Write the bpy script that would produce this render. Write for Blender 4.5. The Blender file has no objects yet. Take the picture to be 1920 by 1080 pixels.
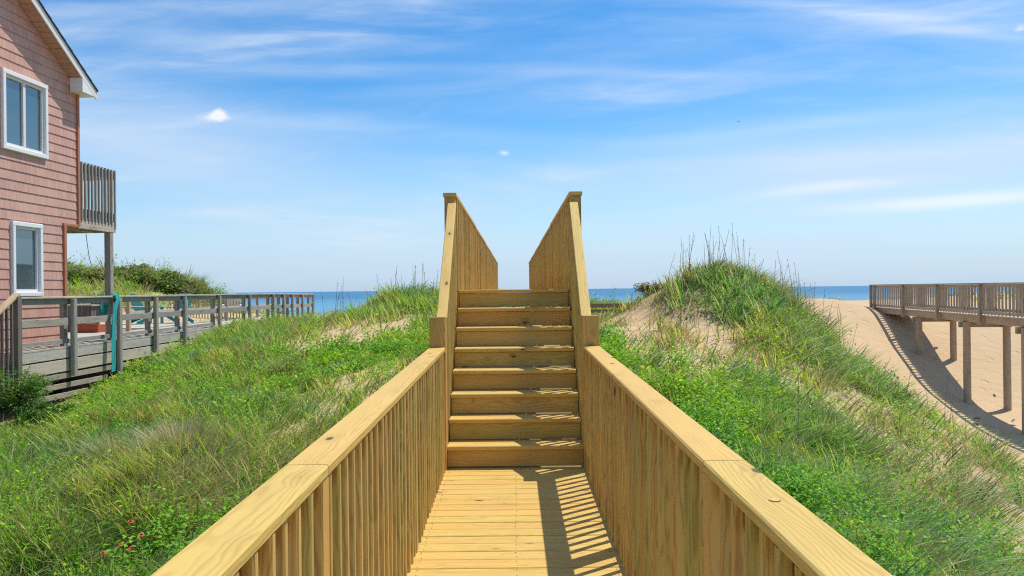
import bpy, math, random
import numpy as np
from mathutils import Vector, Matrix

sc = bpy.context.scene
COL = sc.collection
R = math.radians
rng = random.Random(7)
nrg = np.random.default_rng(11)

# ------------------------------------------------------------------ camera
cam_d = bpy.data.cameras.new('camera')
cam = bpy.data.objects.new('camera', cam_d)
COL.objects.link(cam)
cam_d.sensor_width = 36.0
cam_d.lens = 28.125
cam_d.clip_end = 60000
cam.location = (0, 0, 1.55)
CAM_ROLL = R(-0.62)
cam.matrix_world = (Matrix.Translation((0, 0, 1.55)) @ Matrix.Rotation(R(0.115), 4, 'Z')
                    @ Matrix.Rotation(R(90 + 0.11), 4, 'X') @ Matrix.Rotation(CAM_ROLL, 4, 'Z'))
sc.camera = cam

# ------------------------------------------------------------------ sun + view
SUN_DIR = Vector((0.40, 0.31, 1.0)).normalized()      # towards the sun
sun_el = math.asin(SUN_DIR.z)
sun_az = math.atan2(SUN_DIR.x, SUN_DIR.y)
sd = bpy.data.lights.new('sun', 'SUN')
sd.energy = 4.4
sd.angle = R(0.5)
sd.color = (1.0, 0.95, 0.86)
sun = bpy.data.objects.new('sun', sd)
COL.objects.link(sun)
sun.rotation_euler = SUN_DIR.to_track_quat('Z', 'Y').to_euler()
vs = sc.view_settings
vs.view_transform = 'Standard'
vs.look = 'None'
vs.gamma = 1.0
vs.use_curve_mapping = False
vs.exposure = 0.12
sc.cycles.use_denoising = False
sc.cycles.filter_width = 1.15
sc.cycles.max_bounces = 8
sc.cycles.transparent_max_bounces = 8


# ------------------------------------------------------------------ node helper
class NT:
    def __init__(s, tree):
        s.t = tree
        s.n = tree.nodes
        s.l = tree.links

    def node(s, typ, ins=None, **props):
        nd = s.n.new(typ)
        for k, v in props.items():
            setattr(nd, k, v)
        for k, v in (ins or {}).items():
            s.put(nd.inputs[k], v)
        return nd

    def put(s, sock, v):
        if isinstance(v, bpy.types.NodeSocket):
            s.l.new(v, sock)
        elif isinstance(v, bpy.types.Node):
            s.l.new(v.outputs[0], sock)
        else:
            if hasattr(sock, 'default_value') and isinstance(v, (tuple, list)) and sock.type == 'RGBA' and len(v) == 3:
                v = (*v, 1)
            sock.default_value = v

    def m(s, op, a, b=0.0, c=None, clamp=False):
        nd = s.n.new('ShaderNodeMath')
        nd.operation = op
        nd.use_clamp = clamp
        s.put(nd.inputs[0], a)
        s.put(nd.inputs[1], b)
        if c is not None:
            s.put(nd.inputs[2], c)
        return nd.outputs[0]

    def vm(s, op, a, b):
        nd = s.n.new('ShaderNodeVectorMath')
        nd.operation = op
        s.put(nd.inputs[0], a)
        s.put(nd.inputs[1], b)
        return nd.outputs[0]

    def comb(s, x, y, z):
        return s.node('ShaderNodeCombineXYZ', {0: x, 1: y, 2: z}).outputs[0]

    def sep(s, v):
        return s.node('ShaderNodeSeparateXYZ', {0: v}).outputs

    def mix(s, f, a, b, blend='MIX'):
        nd = s.n.new('ShaderNodeMix')
        nd.data_type = 'RGBA'
        nd.blend_type = blend
        s.put(nd.inputs[0], f)
        s.put(nd.inputs[6], a)
        s.put(nd.inputs[7], b)
        return nd.outputs[2]

    def ramp(s, f, stops):
        nd = s.n.new('ShaderNodeValToRGB')
        e = nd.color_ramp.elements
        while len(e) < len(stops):
            e.new(0.5)
        for el, (p, c) in zip(e, stops):
            el.position = p
            el.color = (*c, 1) if len(c) == 3 else c
        s.put(nd.inputs[0], f)
        return nd.outputs[0]

    def ss(s, x, a, b, lo=0.0, hi=1.0):
        nd = s.n.new('ShaderNodeMapRange')
        nd.interpolation_type = 'SMOOTHSTEP'
        s.put(nd.inputs[0], x)
        nd.inputs[1].default_value = a
        nd.inputs[2].default_value = b
        nd.inputs[3].default_value = lo
        nd.inputs[4].default_value = hi
        return nd.outputs[0]

    def noise(s, v, scale, detail=3.0, rough=0.5, w=None, dist=0.0):
        nd = s.n.new('ShaderNodeTexNoise')
        if w is not None:
            nd.noise_dimensions = '4D'
            s.put(nd.inputs['W'], w)
        s.put(nd.inputs['Vector'], v)
        nd.inputs['Scale'].default_value = scale
        nd.inputs['Detail'].default_value = detail
        nd.inputs['Roughness'].default_value = rough
        nd.inputs['Distortion'].default_value = dist
        return nd.outputs[0]


# ------------------------------------------------------------------ world
world = bpy.data.worlds.new('World')
sc.world = world
world.use_nodes = True
W = NT(world.node_tree)
W.n.clear()
sky = W.node('ShaderNodeTexSky', sky_type='NISHITA')
sky.sun_disc = False
sky.sun_elevation = sun_el
sky.sun_rotation = sun_az
sky.altitude = 0
sky.air_density = 1.0
sky.dust_density = 0.25
sky.ozone_density = 3.0
hs = W.node('ShaderNodeHueSaturation', {'Saturation': 1.42, 'Value': 0.95, 'Color': sky.outputs[0]})
tc = W.node('ShaderNodeTexCoord')
dx, dy, dz = W.sep(tc.outputs['Generated'])
ydiv = W.m('MAXIMUM', dy, 0.05)
u = W.m('DIVIDE', dx, ydiv)
v = W.m('DIVIDE', dz, ydiv)
front = W.ss(dy, 0.05, 0.3)


def streak_noise(su, sv, off, shear, detail=5.0, rough=0.55, dist=0.6):
    vv = W.m('ADD', v, W.m('MULTIPLY', u, shear))
    vec = W.comb(W.m('MULTIPLY', dx, su), W.m('MULTIPLY', vv, sv), W.m('ADD', dy, off))
    return W.noise(vec, 1.0, detail, rough, dist=dist)


def blob(u0, v0, su, sv, slope=0.0, curve=0.0):
    du = W.m('SUBTRACT', u, u0)
    dv = W.m('SUBTRACT', W.m('SUBTRACT', v, v0), W.m('MULTIPLY', du, slope))
    if curve:
        dv = W.m('SUBTRACT', dv, W.m('MULTIPLY', W.m('MULTIPLY', du, du), curve))
    a = W.m('DIVIDE', du, su)
    b = W.m('DIVIDE', dv, sv)
    q = W.m('ADD', W.m('MULTIPLY', a, a), W.m('MULTIPLY', b, b))
    return W.m('MULTIPLY', W.m('EXPONENT', W.m('MULTIPLY', q, -1.0)), front)


n1 = streak_noise(2.2, 13.0, 3.1, -0.05)
n2 = streak_noise(5.0, 40.0, 7.7, 0.02, 6.0, 0.6, 0.4)
n3 = streak_noise(1.3, 5.0, 1.3, 0.1, 4.0)
n4 = streak_noise(70.0, 90.0, 5.5, 0.0, 5.0, 0.65, 0.2)
wisp = W.m('MULTIPLY', W.ss(n1, 0.42, 0.72), W.ss(n2, 0.25, 0.7))
veil = W.ss(n3, 0.34, 0.72)
amt = W.m('ADD', W.m('MULTIPLY', wisp, 0.26), W.m('MULTIPLY', veil, 0.34))
specs = [  # u0, v0, su, sv, slope, curve, strength   (broad veils and named streaks)
    (0.52, 0.155, 0.30, 0.048, 0.02, 0.0, 0.72),
    (0.57, 0.106, 0.15, 0.0085, 0.075, 0.10, 1.2),
    (0.40, 0.125, 0.12, 0.0075, 0.09, -0.3, 0.75),
    (-0.40, 0.17, 0.24, 0.06, -0.15, 0.0, 0.5),
    (-0.25, 0.276, 0.22, 0.009, -0.02, 0.0, 0.30),
    (-0.18, 0.279, 0.06, 0.006, -0.01, 0.0, 0.3),
    (-0.35, 0.318, 0.25, 0.010, -0.05, 0.0, 0.30),
    (0.50, 0.335, 0.25, 0.016, 0.03, 0.0, 0.35),
    (0.05, 0.05, 1.2, 0.04, 0.0, 0.0, 0.16),
    (-0.30, 0.36, 0.5, 0.010, 0.02, 0.0, 0.28),
    (0.35, 0.20, 0.20, 0.010, 0.10, 0.0, 0.30),
    (0.50, 0.165, 0.18, 0.012, 0.06, 0.0, 0.35),
    (0.40, 0.345, 0.16, 0.008, -0.10, 0.0, 0.45),
    (0.55, 0.318, 0.14, 0.007, -0.12, 0.0, 0.35),
    (0.15, 0.27, 0.20, 0.008, -0.04, 0.0, 0.25),
    (-0.15, 0.20, 0.30, 0.012, -0.08, 0.0, 0.22),
    (0.10, 0.135, 0.30, 0.03, 0.03, 0.0, 0.22),
]
n5 = streak_noise(4.5, 24.0, 11.3, -0.12, 6.0, 0.62, 0.5)
amt = W.m('ADD', amt, W.m('MULTIPLY', W.m('MULTIPLY', W.ss(n5, 0.42, 0.72), W.ss(n3, 0.30, 0.6)), 0.32))
amt2 = W.m('MULTIPLY', W.m('MULTIPLY', W.ss(n1, 0.50, 0.75), W.ss(n2, 0.42, 0.75)), 0.30)
for (a, b, c, d, e, f, g) in specs:
    if d < 0.03:
        md = W.ss(n2, 0.18, 0.72, 0.25, 1.15)
        amt2 = W.m('ADD', amt2, W.m('MULTIPLY', W.m('MULTIPLY', blob(a, b, c, d, e, f), g * 0.8), md))
        continue
    mod = W.m('ADD', 0.45, W.m('MULTIPLY', n2, 1.1)) if d < 0.03 else W.m('ADD', 0.6, W.m('MULTIPLY', n1, 0.8))
    amt = W.m('ADD', amt, W.m('MULTIPLY', W.m('MULTIPLY', blob(a, b, c, d, e, f), g), mod))
puff = 0.0
for (a, b, c, d, g) in [(-0.372, 0.2200, 0.018, 0.0058, 1.0), (-0.366, 0.2245, 0.008, 0.007, 0.7),
                        (-0.010, 0.1710, 0.0080, 0.0036, 0.85), (0.637, 0.320, 0.010, 0.008, 0.5)]:
    bl = W.m('MULTIPLY', blob(a, b, c, d), g)
    puff = W.m('ADD', puff, bl)
puff = W.ss(W.m('ADD', puff, W.m('MULTIPLY', W.m('MULTIPLY', W.m('SUBTRACT', n4, 0.5), 2.0), W.m('MINIMUM', W.m('MULTIPLY', puff, 2.0), 1.0))), 0.10, 1.15)
amt = W.m('MINIMUM', W.m('MULTIPLY', amt, W.ss(dz, -0.02, 0.02)), 0.80)
airy = W.m('MULTIPLY', W.ss(dz, 0.15, -0.01), 0.80)
hz = W.mix(airy, hs.outputs[0], (2.25, 3.5, 5.3))
c1 = W.mix(amt, hz, (3.9, 4.75, 5.9))
c1 = W.mix(W.m('MINIMUM', amt2, 0.85), c1, (5.3, 5.8, 6.25))
c2 = W.mix(W.m('MULTIPLY', puff, 0.85), c1, (6.1, 6.15, 6.25))
bg = W.node('ShaderNodeBackground', {'Color': c2, 'Strength': 0.15})
wo = W.node('ShaderNodeOutputWorld')
W.l.new(bg.outputs[0], wo.inputs[0])


# ------------------------------------------------------------------ materials
def new_mat(name):
    m = bpy.data.materials.new(name)
    m.use_nodes = True
    t = NT(m.node_tree)
    b = t.n['Principled BSDF']
    return m, t, b


def wood(name, light, dark, knot=(0.07, 0.035, 0.015), ring=0.55, fibre=0.35, tints=None, rough=0.62, knots=0.55,
         stain=0.0, stain_col=(0.1, 0.09, 0.08), bump=0.25):
    m, t, b = new_mat(name)
    bc = t.node('ShaderNodeAttribute', attribute_name='bc').outputs['Vector']
    seed = t.node('ShaderNodeAttribute', attribute_name='seed').outputs['Fac']
    x, y, z = t.sep(bc)
    sw = t.m('MULTIPLY', seed, 37.0)
    # knots
    kv = t.comb(t.m('MULTIPLY', x, 3.0), t.m('MULTIPLY', y, 7.0), t.m('MULTIPLY', z, 7.0))
    vor = t.node('ShaderNodeTexVoronoi', {'Vector': kv, 'Scale': 1.0})
    gate = t.m('GREATER_THAN', t.sep(vor.outputs['Color'])[0], knots)
    kd = vor.outputs['Distance']
    kin = t.m('MULTIPLY', t.ss(kd, 0.13, 0.055), gate)
    kout = t.m('MULTIPLY', t.ss(kd, 0.42, 0.10), gate)
    # growth rings
    sv = t.comb(t.m('MULTIPLY', x, 0.30), y, z)
    d1 = t.noise(sv, 7.0, 3.0, 0.5, w=sw)
    r = t.m('SQRT', t.m('ADD', t.m('MULTIPLY', y, y), t.m('MULTIPLY', z, z)))
    r = t.m('ADD', r, t.m('MULTIPLY', t.m('SUBTRACT', d1, 0.5), 0.085))
    r = t.m('ADD', r, t.m('MULTIPLY', kout, 0.018))
    ph = t.m('SINE', t.m('MULTIPLY', r, 2 * math.pi / 0.0125))
    rg = t.m('POWER', t.m('MULTIPLY_ADD', ph, 0.5, 0.5), 1.8)
    fv = t.comb(t.m('MULTIPLY', x, 3.0), t.m('MULTIPLY', y, 160.0), t.m('MULTIPLY', z, 160.0))
    fb = t.noise(fv, 1.0, 2.0, 0.6, w=sw)
    big = t.noise(t.comb(t.m('MULTIPLY', x, 0.7), t.m('MULTIPLY', y, 9.0), t.m('MULTIPLY', z, 9.0)), 1.0, 3.0, 0.6, w=sw)
    f = t.m('ADD', t.m('MULTIPLY', rg, ring), t.m('MULTIPLY', t.m('SUBTRACT', fb, 0.5), fibre * 2))
    f = t.m('ADD', f, t.m('MULTIPLY', t.m('SUBTRACT', big, 0.5), 1.2), clamp=True)
    f = t.m('ADD', f, t.m('MULTIPLY', kout, 0.25), clamp=True)
    col = t.mix(f, light, dark)
    tint = t.ramp(seed, tints or [(0.0, (0.86, 0.98, 0.80)), (0.3, (1.0, 1.0, 0.96)), (0.7, (1.05, 1.0, 1.0)), (1.0, (1.0, 0.86, 0.76))])
    col = t.mix(1.0, col, tint, 'MULTIPLY')
    if stain:
        st = t.noise(t.comb(t.m('MULTIPLY', x, 2.5), t.m('MULTIPLY', y, 14.0), t.m('MULTIPLY', z, 14.0)), 1.0, 5.0, 0.7, w=sw)
        col = t.mix(t.m('MULTIPLY', t.ss(st, 0.48, 0.72), stain), col, stain_col)
    col = t.mix(t.m('MULTIPLY', kin, 0.9), col, knot)
    ck = t.noise(t.comb(t.m('MULTIPLY', x, 1.1), t.m('MULTIPLY', y, 70.0), t.m('MULTIPLY', z, 70.0)), 1.0, 2.0, 0.5, w=sw)
    col = t.mix(t.m('MULTIPLY', t.ss(ck, 0.70, 0.76), 0.55), col, knot)
    t.put(b.inputs['Base Color'], col)
    b.inputs['Roughness'].default_value = rough
    b.inputs['Specular IOR Level'].default_value = 0.3
    bp = t.node('ShaderNodeBump', {'Strength': bump, 'Distance': 0.003, 'Height': t.m('SUBTRACT', t.m('MULTIPLY', fb, 0.8), t.m('MULTIPLY', rg, 0.4))})
    t.put(b.inputs['Normal'], bp.outputs[0])
    return m


def plain(name, col, rough=0.5, var=0.12, scale=6.0, spec=0.4, bump=0.0, dirt=None):
    m, t, b = new_mat(name)
    g = t.node('ShaderNodeNewGeometry').outputs['Position']
    n = t.noise(g, scale, 5.0, 0.6)
    c = t.mix(n, tuple(x * (1 - var) for x in col), tuple(min(1, x * (1 + var)) for x in col))
    if dirt:
        n2 = t.noise(g, 2.2, 6.0, 0.7)
        c = t.mix(t.m('MULTIPLY', t.ss(n2, 0.5, 0.75), 0.6), c, dirt)
    t.put(b.inputs['Base Color'], c)
    b.inputs['Roughness'].default_value = rough
    b.inputs['Specular IOR Level'].default_value = spec
    if bump:
        bp = t.node('ShaderNodeBump', {'Strength': bump, 'Distance': 0.01, 'Height': t.noise(g, scale * 8, 3.0)})
        t.put(b.inputs['Normal'], bp.outputs[0])
    return m


M = {}
PINE_L, PINE_D = (0.66, 0.445, 0.128), (0.44, 0.26, 0.062)
M['pine'] = wood('pine', PINE_L, PINE_D, ring=0.45, fibre=0.4, knots=0.25, tints=[(0.0, (0.95, 1.0, 0.9)), (0.5, (1, 1, 1)), (1.0, (1.0, 0.93, 0.86))], stain=0.22, stain_col=(0.36, 0.22, 0.085))
M['pine_baluster'] = wood('pine_baluster', (0.63, 0.43, 0.13), (0.33, 0.20, 0.055), ring=0.6, fibre=0.45, knots=0.6,
                         tints=[(0.0, (0.74, 0.88, 0.70)), (0.25, (1.0, 1.0, 0.95)), (0.5, (0.82, 0.80, 0.78)), (0.75, (1.08, 1.02, 1.0)), (1.0, (0.92, 0.76, 0.66))])
M['pine_riser'] = wood('pine_riser', (0.60, 0.41, 0.125), (0.37, 0.23, 0.062), ring=0.6, fibre=0.35, knots=0.25,
                       tints=[(0.0, (0.80, 0.92, 0.78)), (0.5, (1, 1, 1)), (1.0, (1.0, 0.86, 0.74))])
GT = [(0.0, (0.8, 0.84, 0.86)), (0.5, (1, 1, 1)), (1.0, (1.12, 1.02, 0.9))]
M['grey'] = wood('grey_wood', (0.40, 0.37, 0.32), (0.20, 0.18, 0.15), knot=(0.06, 0.05, 0.045), ring=0.55, fibre=0.6, tints=GT,
                 rough=0.85, stain=0.45, stain_col=(0.11, 0.105, 0.09), bump=0.6)
M['grey_light'] = wood('grey_wood_light', (0.58, 0.53, 0.45), (0.27, 0.24, 0.20), knot=(0.07, 0.06, 0.05), ring=0.6, fibre=0.7, tints=GT,
                       rough=0.85, stain=0.3, stain_col=(0.18, 0.17, 0.15), bump=0.6)
M['grey_dark'] = wood('grey_wood_dark', (0.20, 0.185, 0.165), (0.09, 0.08, 0.07), knot=(0.04, 0.03, 0.03), ring=0.5, fibre=0.6, tints=GT,
                      rough=0.85, stain=0.4, stain_col=(0.07, 0.065, 0.06), bump=0.6)
M['brown'] = wood('brown_wood', (0.47, 0.38, 0.275), (0.23, 0.175, 0.12), knot=(0.05, 0.03, 0.02), ring=0.55, fibre=0.5, tints=GT,
                  rough=0.8, stain=0.45, stain_col=(0.10, 0.085, 0.07), bump=0.5)
M['lath'] = wood('lath_wood', (0.52, 0.42, 0.27), (0.30, 0.22, 0.13), ring=0.5, fibre=0.4, tints=GT, rough=0.85)
M['white'] = plain('white_paint', (0.80, 0.80, 0.79), 0.45, 0.04)
M['white_trim'] = plain('white_trim_weathered', (0.74, 0.72, 0.68), 0.5, 0.08, 3.0, dirt=(0.55, 0.52, 0.47))
M['corner'] = plain('terracotta_trim', (0.46, 0.175, 0.09), 0.6, 0.12)
M['teal'] = plain('teal_paint', (0.01, 0.33, 0.36), 0.45, 0.1)
M['teal_cloth'] = plain('teal_cloth', (0.03, 0.38, 0.36), 0.8, 0.15, 14.0, 0.2)
M['planter'] = plain('terracotta_red', (0.42, 0.10, 0.045), 0.6, 0.12)
M['dark'] = plain('dark_interior', (0.02, 0.02, 0.022), 0.8, 0.2)
M['shingle'] = plain('roof_shingle', (0.045, 0.055, 0.085), 0.9, 0.4, 14.0, 0.2, 0.6)
M['rope'] = plain('grey_rope', (0.12, 0.11, 0.10), 0.8)
M['bird'] = plain('dark_feather', (0.06, 0.06, 0.07), 0.8)
M['screw'] = plain('rusty_screw', (0.26, 0.17, 0.08), 0.6)
M['knot_ring'] = plain('knot_ring', (0.24, 0.12, 0.04), 0.7)
M['plug'] = plain('knot_plug', (0.62, 0.42, 0.16), 0.6, 0.06, 40.0)

# shingle siding: 'bc' carries (along the wall, height)
m, t, b = new_mat('pink_shingle_siding')
bc = t.node('ShaderNodeAttribute', attribute_name='bc').outputs['Vector']
br = t.node('ShaderNodeTexBrick', {'Vector': bc, 'Color1': (0.62, 0.355, 0.285), 'Color2': (0.52, 0.29, 0.23), 'Mortar': (0.36, 0.18, 0.13),
                                   'Scale': 1.0, 'Mortar Size': 0.0035, 'Mortar Smooth': 0.2, 'Bias': 0.0, 'Brick Width': 0.135, 'Row Height': 0.185})
br.offset = 0.37
br.offset_frequency = 2
br.squash = 0.78
br.squash_frequency = 3
g = t.node('ShaderNodeNewGeometry').outputs['Position']
n = t.noise(g, 2.0, 5.0, 0.65)
cc = t.mix(t.m('MULTIPLY', t.ss(n, 0.35, 0.7), 0.5), br.outputs['Color'], (0.66, 0.42, 0.335))
xx, yy, zz = t.sep(bc)
gr = t.noise(t.comb(t.m('MULTIPLY', xx, 90.0), t.m('MULTIPLY', yy, 4.0), 0.0), 1.0, 3.0, 0.6)
cc = t.mix(t.m('MULTIPLY', gr, 0.22), cc, (0.50, 0.28, 0.21))
t.put(b.inputs['Base Color'], cc)
b.inputs['Roughness'].default_value = 0.7
b.inputs['Specular IOR Level'].default_value = 0.25
bp = t.node('ShaderNodeBump', {'Strength': 0.5, 'Distance': 0.006, 'Height': t.m('ADD', t.m('SUBTRACT', 1.0, br.outputs['Fac']), t.m('MULTIPLY', gr, 0.2))})
t.put(b.inputs['Normal'], bp.outputs[0])
M['siding'] = m

m, t, b = new_mat('window_glass')
b.inputs['Base Color'].default_value = (0.04, 0.10, 0.13, 1)
b.inputs['Roughness'].default_value = 0.03
b.inputs['IOR'].default_value = 2.1
b.inputs['Specular IOR Level'].default_value = 0.75
g = t.node('ShaderNodeNewGeometry').outputs['Position']
bp = t.node('ShaderNodeBump', {'Strength': 0.03, 'Distance': 0.02, 'Height': t.noise(g, 1.5, 2.0)})
t.put(b.inputs['Normal'], bp.outputs[0])
M['glass'] = m


def plant_mat(name, trans=0.45, rough=0.55):
    m, t, b = new_mat(name)
    c = t.node('ShaderNodeAttribute', attribute_name='col').outputs['Color']
    tr = t.node('ShaderNodeBsdfTranslucent', {'Color': t.mix(1.0, c, (1.15, 1.1, 0.7), 'MULTIPLY')})
    t.put(b.inputs['Base Color'], c)
    b.inputs['Roughness'].default_value = rough
    b.inputs['Specular IOR Level'].default_value = 0.35
    mx = t.node('ShaderNodeMixShader', {0: trans, 1: b.outputs[0], 2: tr.outputs[0]})
    t.l.new(mx.outputs[0], t.n['Material Output'].inputs[0])
    return m


M['grass'] = plant_mat('grass_blades', 0.40)
M['leaf'] = plant_mat('green_leaves', 0.45, 0.6)
M['stalk'] = plant_mat('dry_stalk', 0.15, 0.8)

m, t, b = new_mat('dune_sand')
g = t.node('ShaderNodeNewGeometry').outputs['Position']
veg = t.node('ShaderNodeAttribute', attribute_name='veg').outputs['Fac']
n1_ = t.noise(g, 0.6, 5.0, 0.6)
n2_ = t.noise(g, 9.0, 5.0, 0.65)
n3_ = t.noise(g, 45.0, 3.0, 0.6)
sand = t.mix(n1_, (0.57, 0.40, 0.225), (0.65, 0.475, 0.285))
sand = t.mix(t.m('MULTIPLY', n3_, 0.35), sand, (0.44, 0.31, 0.19))
litter = t.mix(n2_, (0.11, 0.095, 0.04), (0.30, 0.235, 0.12))
lf = t.m('MULTIPLY', t.ss(t.m('ADD', veg, t.m('MULTIPLY', t.m('SUBTRACT', n2_, 0.5), 0.9)), 0.35, 0.95), 0.92)
sand = t.mix(lf, sand, litter)
t.put(b.inputs['Base Color'], sand)
b.inputs['Roughness'].default_value = 0.95
b.inputs['Specular IOR Level'].default_value = 0.1
hh = t.m('ADD', t.m('MULTIPLY', t.noise(g, 2.2, 3.0, 0.5), 1.0), t.m('MULTIPLY', n2_, 0.45))
hh = t.m('ADD', hh, t.m('MULTIPLY', n3_, 0.08))
gv = t.vm('ADD', g, t.comb(t.m('MULTIPLY', n2_, 0.25), t.m('MULTIPLY', n1_, 0.3), 0.0))
fp_ = t.node('ShaderNodeTexVoronoi', {'Vector': t.vm('MULTIPLY', gv, (1.7, 1.2, 0.0)), 'Scale': 1.0})
pit = t.m('MULTIPLY', t.ss(fp_.outputs['Distance'], 0.26, 0.10), t.m('GREATER_THAN', t.sep(fp_.outputs['Color'])[1], 0.45))
hh = t.m('SUBTRACT', hh, t.m('MULTIPLY', pit, 0.45))
bp = t.node('ShaderNodeBump', {'Strength': 0.8, 'Distance': 0.10, 'Height': hh})
t.put(b.inputs['Normal'], bp.outputs[0])
M['sand'] = m

m, t, b = new_mat('sea_water')
g = t.node('ShaderNodeNewGeometry').outputs['Position']
sx, sy, sz = t.sep(g)
wv = t.noise(t.comb(t.m('MULTIPLY', sx, 0.02), t.m('MULTIPLY', sy, 0.06), 0.0), 1.0, 6.0, 0.65)
wv2 = t.noise(t.comb(t.m('MULTIPLY', sx, 0.002), t.m('MULTIPLY', sy, 0.012), 0.0), 1.0, 4.0, 0.6)
c = t.mix(t.ss(sy, 90.0, 900.0), (0.13, 0.31, 0.42), (0.035, 0.155, 0.28))
c = t.mix(t.m('MULTIPLY', t.ss(wv2, 0.45, 0.75), 0.35), c, (0.11, 0.30, 0.44))
c = t.mix(t.m('MULTIPLY', t.ss(wv, 0.62, 0.72), t.ss(sy, 500.0, 110.0, 0.0, 0.8)), c, (0.75, 0.8, 0.8))
t.put(b.inputs['Base Color'], c)
b.inputs['Roughness'].default_value = 0.4
b.inputs['Specular IOR Level'].default_value = 0.12
bp = t.node('ShaderNodeBump', {'Strength': 0.6, 'Distance': 0.5, 'Height': wv})
t.put(b.inputs['Normal'], bp.outputs[0])
M['sea'] = m


# ------------------------------------------------------------------ mesh builder
class MB:
    def __init__(s):
        s.v, s.f, s.bc, s.sd = [], [], [], []

    def add(s, verts, faces, bcs=None, seed=None):
        o = len(s.v)
        s.v += [tuple(p) for p in verts]
        s.f += [tuple(i + o for i in f) for f in faces]
        s.bc += [tuple(q) for q in (bcs if bcs is not None else verts)]
        sdv = rng.random() if seed is None else seed
        s.sd += [sdv] * len(verts)

    def board(s, p0, p1, w, t, up=(0, 0, 1), ch=0.003, seed=None, end_taper=0.0):
        """a squared timber from p0 to p1 (centre line), w across, t along up"""
        p0, p1 = Vector(p0), Vector(p1)
        d = p1 - p0
        L = d.length
        d.normalize()
        up = Vector(up)
        side = up.cross(d)
        if side.length < 1e-6:
            side = Vector((1, 0, 0))
        side.normalize()
        up = d.cross(side).normalized()
        a, b_ = w / 2, t / 2
        ch = min(ch, a * 0.4, b_ * 0.4)
        ring = [(-a + ch, -b_), (a - ch, -b_), (a, -b_ + ch), (a, b_ - ch), (a - ch, b_), (-a + ch, b_), (-a, b_ - ch), (-a, -b_ + ch)]
        r1, r2 = rng.uniform(0, 40), rng.uniform(-0.10, 0.10)
        r3 = rng.choice((-1, 1)) * rng.uniform(0.03, 0.16)
        vs_, bs = [], []
        n = max(1, int(L / 0.8))
        for k in range(n + 1):
            x = L * k / n
            for (q, r) in ring:
                vs_.append(p0 + d * x + side * q + up * r)
                bs.append((x + r1, q + r2, r + r3))
        fs = []
        for k in range(n):
            for i in range(8):
                j = (i + 1) % 8
                fs.append((k * 8 + i, k * 8 + j, k * 8 + 8 + j, k * 8 + 8 + i))
        fs.append(tuple(range(7, -1, -1)))
        fs.append(tuple(n * 8 + i for i in range(8)))
        s.add(vs_, fs, bs, seed)

    def box(s, c, size, seed=None, ch=0.004):
        cx, cy, cz = c
        x, y, z = size
        dims = sorted(((x, 0), (y, 1), (z, 2)), reverse=True)
        ax = dims[0][1]
        h = [x / 2, y / 2, z / 2]
        e = Vector((0, 0, 0))
        e[ax] = h[ax]
        if ax == 2:
            s.board(Vector(c) - e, Vector(c) + e, x, y, up=(0, 1, 0), ch=ch, seed=seed)   # side=up x d = y x z = x
        elif ax == 0:
            s.board(Vector(c) - e, Vector(c) + e, y, z, up=(0, 0, 1), ch=ch, seed=seed)
        else:
            s.board(Vector(c) - e, Vector(c) + e, x, z, up=(0, 0, 1), ch=ch, seed=seed)

    def prism(s, pts, off, seed=None):
        """polygon pts extruded by vector off"""
        n = len(pts)
        a = [Vector(p) for p in pts]
        b_ = [p + Vector(off) for p in a]
        fs = [tuple(range(n))[::-1], tuple(range(n, 2 * n))]
        for i in range(n):
            j = (i + 1) % n
            fs.append((i, j, n + j, n + i))
        s.add(a + b_, fs, None, seed)

    def tube(s, pts, r, n=6, taper=1.0, seed=None):
        pts = [Vector(p) for p in pts]
        vs_, fs = [], []
        for k, p in enumerate(pts):
            d = (pts[min(k + 1, len(pts) - 1)] - pts[max(k - 1, 0)]).normalized()
            a = d.cross(Vector((0.13, 0.31, 0.94)))
            if a.length < 1e-3:
                a = d.cross(Vector((1, 0, 0)))
            a.normalize()
            b_ = d.cross(a)
            rr = r * (1 + (taper - 1) * k / max(1, len(pts) - 1))
            for i in range(n):
                th = 2 * math.pi * i / n
                vs_.append(p + a * (math.cos(th) * rr) + b_ * (math.sin(th) * rr))
        for k in range(len(pts) - 1):
            for i in range(n):
                j = (i + 1) % n
                fs.append((k * n + i, k * n + j, k * n + n + j, k * n + n + i))
        fs.append(tuple(range(n - 1, -1, -1)))
        fs.append(tuple((len(pts) - 1) * n + i for i in range(n)))
        s.add(vs_, fs, None, seed)

    def build(s, name, mat, parent=None, smooth=False):
        me = bpy.data.meshes.new(name)
        org = Vector((0, 0, 0))
        if parent is None:
            vs_ = np.array(s.v)
            lo, hi = vs_.min(0), vs_.max(0)
            org = Vector(((lo[0] + hi[0]) / 2, (lo[1] + hi[1]) / 2, lo[2]))
            me.from_pydata([tuple(Vector(p) - org) for p in s.v], [], s.f)
        else:
            me.from_pydata(s.v, [], s.f)
        a = me.attributes.new('bc', 'FLOAT_VECTOR', 'POINT')
        a.data.foreach_set('vector', np.array(s.bc, dtype=np.float32).ravel())
        a = me.attributes.new('seed', 'FLOAT', 'POINT')
        a.data.foreach_set('value', np.array(s.sd, dtype=np.float32))
        me.materials.append(mat)
        if smooth:
            me.polygons.foreach_set('use_smooth', [True] * len(me.polygons))
        me.update()
        o = bpy.data.objects.new(name, me)
        COL.objects.link(o)
        if parent is not None:
            o.parent = parent
            # builder works in world space: undo the parents' placement
            loc = Vector((0, 0, 0))
            q = parent
            while q is not None:
                loc += q.location
                q = q.parent
            o.location = -loc
        else:
            o.location = org
        return o


def tag(o, label=None, cat=None, group=None, kind=None):
    if label:
        o['label'] = label
    if cat:
        o['category'] = cat
    if group:
        o['group'] = group
    if kind:
        o['kind'] = kind
    return o


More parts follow.
